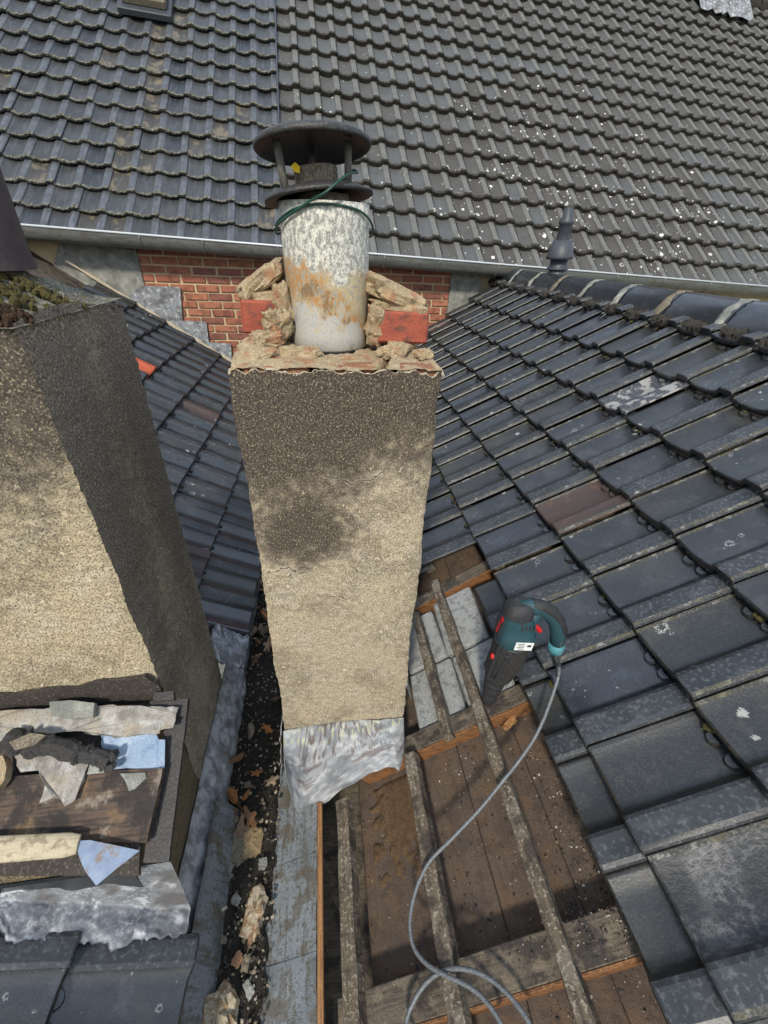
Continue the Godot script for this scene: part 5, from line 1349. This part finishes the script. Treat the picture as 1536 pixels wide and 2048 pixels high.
	for k in 4:
		obj("vent_slot", Shape.new().box(T3(Vector3(0.005 + k * 0.011, 0.345, 0.0415), -6, 0, 0), Vector3(0.005, 0.016, 0.004), 0.001), M.ink, h)
	for q in [Vector3(-0.03, 0.28, 0.0455), Vector3(0.052, 0.262, 0.040), Vector3(-0.02, 0.245, 0.0425), Vector3(0.045, 0.145, 0.036)]:
		obj("screw", Shape.new().lathe(T3(q, 90, 0, 0), [Vector2(0.0, 0.002), Vector2(0.0032, 0.002), Vector2(0.0036, -0.001)], 10), M.ink, h)
	obj("housing_seam", Shape.new().smooth(1).lathe(Transform3D(Basis.from_scale(Vector3(1.0, 1.0, 0.93)), Vector3(0.010, 0.262, 0)), [Vector2(0.047, -0.003), Vector2(0.0505, -0.002), Vector2(0.0505, 0.002), Vector2(0.047, 0.003)], 28), M.ink, h)
	# cable: strain relief, then out over the battens in a loop
	var e0 := Vector3(0.144, 0.236, 0.008)
	var P := func(x, y, off): return xf.affine_inverse() * onp(x, y, n, D_RIGHT - off)
	var c := Curve3D.new()
	var list := [e0, e0 + Vector3(0.012, -0.035, 0.006), P.call(1118, 1345, -0.045), P.call(1100, 1405, -0.02), P.call(1075, 1465, -0.008), P.call(1043, 1515, 0.010), P.call(1005, 1563, 0.014), P.call(960, 1618, 0.018), P.call(905, 1676, 0.02), P.call(858, 1725, 0.018), P.call(832, 1780, 0.02), P.call(820, 1840, 0.022), P.call(826, 1890, 0.022), P.call(850, 1925, 0.021), P.call(890, 1950, 0.018), P.call(945, 1978, 0.02), P.call(985, 2020, 0.02), P.call(1008, 2070, 0.022), P.call(1000, 2140, 0.024), P.call(930, 2200, 0.024), P.call(845, 2160, 0.024), P.call(812, 2060, 0.03), P.call(832, 1995, 0.03), P.call(866, 1954, 0.03), P.call(908, 1937, 0.022), P.call(962, 1948, 0.02), P.call(1012, 1985, 0.02), P.call(1052, 2035, 0.02), P.call(1085, 2100, 0.02)]
	for q in list: c.add_point(q)
	for i in list.size():
		var a: Vector3 = list[maxi(i - 1, 0)]; var b: Vector3 = list[mini(i + 1, list.size() - 1)]
		c.set_point_in(i, (a - b) * 0.165); c.set_point_out(i, (b - a) * 0.165)
	var pts := []
	for k in 241: pts.append(c.sample_baked(c.get_baked_length() * k / 240.0, true))
	obj("cable", Shape.new().smooth(1).tube(pts, 0.0048, 10), M.cable, h)
	obj("strain_relief", Shape.new().smooth(1).tube([pts[0] + Vector3(0, 0.012, 0), pts[4], pts[9], pts[14]], [0.011, 0.0095, 0.0082, 0.0062], 12), M.rubber, h)

func leaf_shape(k: int) -> Shape:
	var out := PackedVector2Array()
	if k % 2 == 0:   # lobed oak-like leaf
		for i in 22:
			var a := TAU * i / 22.0
			var r := 0.5 + (0.18 if i % 4 < 2 else -0.12)
			out.append(Vector2(cos(a) * r * 1.0, sin(a) * r * 0.55))
	else:
		for i in 16:
			var a := TAU * i / 16.0
			out.append(Vector2(cos(a) * 0.6, sin(a) * 0.26 * (1.0 + 0.3 * cos(a))))
	var s := Shape.new()
	s.plate(Transform3D(), out, 0.012, func(q): return q.x * q.x * 0.5 * (0.6 + 0.3 * k) - absf(q.y) * 0.5)
	s.tube([Vector3(-0.5, 0.12, 0), Vector3(-0.85, 0.2, 0.08)], 0.018, 5)
	return s

func build_debris() -> void:
	var nn := fnl(333, 1.0, 3)
	# soil silted up in the gutter
	var soil := Shape.new().smooth(1).grid(16, 200, func(u, v):
		var z := lerpf(0.45, -4.1, v)
		var x := lerpf(-0.352, -0.165 + nn.get_noise_1d(z * 30.0) * 0.03, u)
		var y := -1.492 + 0.012 * sin(u * PI) + nn.get_noise_2d(x * 120.0, z * 120.0) * 0.014 + nn.get_noise_2d(x * 500.0, z * 500.0) * 0.008
		if u > 0.9: y -= 0.02
		return Vector3(x, y, z), false)
	var o := obj("gutter_soil", soil, M.soil); tag(o, "black soil and grit silted up along the valley gutter", "soil", "", "stuff")
	var mm := MultiMesh.new(); mm.transform_format = MultiMesh.TRANSFORM_3D; mm.use_colors = true
	var ps := Shape.new().blob(T3(), Vector3.ONE, nn, 0.7, 2.0, 6, 4)
	var pm := ps.mesh(); var gm := StandardMaterial3D.new(); gm.vertex_color_use_as_albedo = true; gm.roughness = 0.95
	pm.surface_set_material(0, gm)
	mm.mesh = pm; mm.instance_count = 1500
	rng.seed = 12
	for i in 1500:
		var z := -0.1 - pow(rng.randf(), 1.5) * 1.6; var r := rng.randf_range(0.0015, 0.0055)
		mm.set_instance_transform(i, Transform3D(Basis.from_euler(Vector3(rng.randf() * 6, rng.randf() * 6, 0)) * Basis.from_scale(Vector3(r, r * 0.7, r * rng.randf_range(0.7, 1.5))), Vector3(rng.randf_range(-0.345, -0.175), -1.483 + rng.randf() * 0.008, z)))
		var t := rng.randf()
		mm.set_instance_color(i, Color(0.05, 0.042, 0.034) if t < 0.6 else (Color(0.20, 0.16, 0.11) if t < 0.85 else Color(0.34, 0.29, 0.22)))
	var mi := MultiMeshInstance3D.new(); mi.name = "gutter_grit"; mi.multimesh = mm; add_child(mi)
	tag(mi, "small grit and crumbs strewn over the gutter soil", "grit", "", "stuff")
	# crumbs on the boards of the stripped patch
	mm = MultiMesh.new(); mm.transform_format = MultiMesh.TRANSFORM_3D; mm.use_colors = true
	mm.mesh = pm; mm.instance_count = 1700
	rng.seed = 15
	for i in 1700:
		var x := rng.randf_range(-0.78, -0.06); var z := rng.randf_range(-0.6, 0.1)
		if i % 3 == 0: x = -0.16 + rng.randfn(0, 0.05); z = -0.33 + rng.randfn(0, 0.14)
		if i % 7 == 0: x = -0.24 + rng.randfn(0, 0.05); z = -0.2 + rng.randfn(0, 0.03)
		if nn.get_noise_2d(x * 9.0, z * 9.0) < rng.randf_range(-0.35, 0.25) and i % 3: x = -0.12 + rng.randfn(0, 0.04); z = -0.28 + rng.randfn(0, 0.12)
		x = clampf(x, -0.73, -0.03)
		var y := -0.1195
		if (z < -0.605 and z > -0.67) or (z < -0.118 and z > -0.193): y = -0.0635
		var r := 0.0008 + 0.0028 * pow(rng.randf(), 3.0)
		mm.set_instance_transform(i, fr_right * Transform3D(Basis.from_euler(Vector3(rng.randf() * 6, rng.randf() * 6, 0)) * Basis.from_scale(Vector3(r, r * 0.6, r * rng.randf_range(0.7, 1.6))), Vector3(x, y, z)))
		var t := rng.randf()
		mm.set_instance_color(i, Color(0.035, 0.03, 0.027) if t < 0.62 else (Color(0.16, 0.12, 0.08) if t < 0.82 else Color(0.42, 0.38, 0.32)))
	mi = MultiMeshInstance3D.new(); mi.name = "board_crumbs"; mi.multimesh = mm; add_child(mi)
	tag(mi, "dark crumbs and mortar chips scattered over the stripped roof boards", "crumbs", "", "stuff")
	# sawdust and loam bed left of the second batten
	var sd := Shape.new().smooth(1).grid(40, 50, func(u, v):
		var x := lerpf(-0.715, -0.53, u); var z := lerpf(-0.33, -0.604, v)
		var w := nn.get_noise_2d(x * 22.0, z * 22.0) * 0.35
		var k := smoothstep(0.0, 0.3, u + w) * smoothstep(1.02, 0.85, u + w * 0.3) * smoothstep(0.0, 0.5, v + w) * smoothstep(1.02, 0.9, v)
		return fr_right * Vector3(x, -0.1265 + 0.013 * k + nn.get_noise_2d(x * 900.0, z * 900.0) * 0.003 * k, z))
	o = obj("sawdust", sd, M.sawdust); tag(o, "brown sawdust heap on the boards below the lead apron", "sawdust", "", "stuff")
	# lumps of fallen mortar and render in the gutter
	var lumps := [
		[478, 1690, 0.040, 0.010, 0.052, "flat tan render chunk lying in the gutter soil", "mortar_grey", 20],
		[502, 1684, 0.034, 0.011, 0.045, "five-sided beige render slab beside the zinc sheet", "render_slab", 10],
		[510, 1825, 0.028, 0.018, 0.058, "long white-edged mortar lump in the gutter", "mortar_pale", 8],
		[438, 2030, 0.045, 0.028, 0.05, "brown and white mortar lump by the lower gutter edge", "mortar_pale", -20],
		[452, 1646, 0.012, 0.009, 0.012, "rounded yellowish pebble next to the side flashing", "mortar", 0],
		[470, 1640, 0.012, 0.008, 0.010, "angular pale pebble above the tan chunk", "mortar", 0],
		[455, 1672, 0.014, 0.010, 0.018, "rough ochre crumb touching the lead strip", "mortar", 30],
		[456, 1735, 0.018, 0.008, 0.013, "thin grey flake at the gutter's left side", "cement", 10],
		[525, 1727, 0.014, 0.008, 0.016, "dark grey stone above the long mortar lump", "cement", 0],
		[472, 1800, 0.014, 0.008, 0.013, "black-flecked grey stone left of the long mortar lump", "cement", 30],
		[447, 1880, 0.009, 0.006, 0.009, "small round buff pebble by the eaves strip", "mortar_grey", 0],
		[475, 1920, 0.014, 0.005, 0.016, "curled tan fragment in the lower gutter", "mortar", 40],
		[492, 1925, 0.011, 0.008, 0.018, "grey speckled stone in the lower gutter", "mortar_grey", 10],
		[495, 1570, 0.012, 0.006, 0.010, "little stone next to the soaker", "mortar_grey", 0],
		[497, 1980, 0.010, 0.004, 0.020, "long thin grey flake above the bottom lump", "cement", -30]]
	for q in lumps:
		var P := onp(q[0], q[1], Vector3.UP, -1.474)
		var t := thing("mortar_lump", q[5], "stone", T3(P, 0, -q[7], 0))
		var r := Vector3(q[2], q[3], q[4]) * 0.82
		obj("stone", Shape.new().blob(T3(), r, nn, 0.55, 1.6, 20, 12, 0.6), M[q[6]], t)
	var ct := thing("cigarette_end", "pale cigarette end lying against the lead side flashing", "cigarette end", T3(onp(444, 1820, Vector3.UP, -1.468), 0, 25, 84))
	obj("filter", Shape.new().smooth(1).lathe(T3(), [Vector2(0, -0.013), Vector2(0.004, -0.013), Vector2(0.004, 0.013), Vector2(0, 0.013)], 12), M.handle, ct)
	# dead leaves
	var lm := [leaf_shape(0).mesh(), leaf_shape(1).mesh(), leaf_shape(2).mesh(), leaf_shape(3).mesh()]
	rng.seed = 61
	for k in 46:
		var z := -1.15 - absf(rng.randfn(0, 0.38)); var x := rng.randf_range(-0.35, -0.2)
		if k > 34: z = rng.randf_range(-1.1, -0.5)
		var sz := rng.randf_range(0.026, 0.055)
		var t := thing("dead_leaf", "brown dead leaf lying in the gutter between the two chimneys", "leaf", Transform3D(Basis.from_euler(Vector3(rng.randf_range(-0.5, 0.5), rng.randf() * 6.3, rng.randf_range(-0.5, 0.5))) * Basis.from_scale(Vector3.ONE * sz), Vector3(x, -1.470 + rng.randf() * 0.022, z)), "dead leaves in the gutter")
		part("leaf_blade", lm[rng.randi() % 4], M["leaf%d" % (rng.randi() % 5)], t)
	var star := thing("dead_leaf", "small orange star-shaped leaf below the chimney's soaker", "leaf", Transform3D(Basis.from_scale(Vector3.ONE * 0.032), onp(513, 1545, Vector3.UP, -1.47)))
	part("leaf_blade", lm[0], M.leaf3, star)
	var oak := thing("dead_leaf", "ochre leaf stuck under the tip of the long mortar lump", "leaf", Transform3D(Basis.from_euler(Vector3(0.2, 1.2, 0)) * Basis.from_scale(Vector3.ONE * 0.04), onp(506, 1868, Vector3.UP, -1.47)))
	part("leaf_blade", lm[1], M.leaf1, oak)
	var chip := thing("wood_chip", "pale split wood chip lying below the upper rafter", "wood chip", fr_right * T3(fr_right.affine_inverse() * onp(1020, 1446, fr_right.basis.y, D_RIGHT - 0.105), 0, 20, 0))
	obj("chip", Shape.new().blob(T3(), Vector3(0.022, 0.007, 0.010), nn, 0.7, 2.0, 10, 6, 0.6), M.edge, chip)
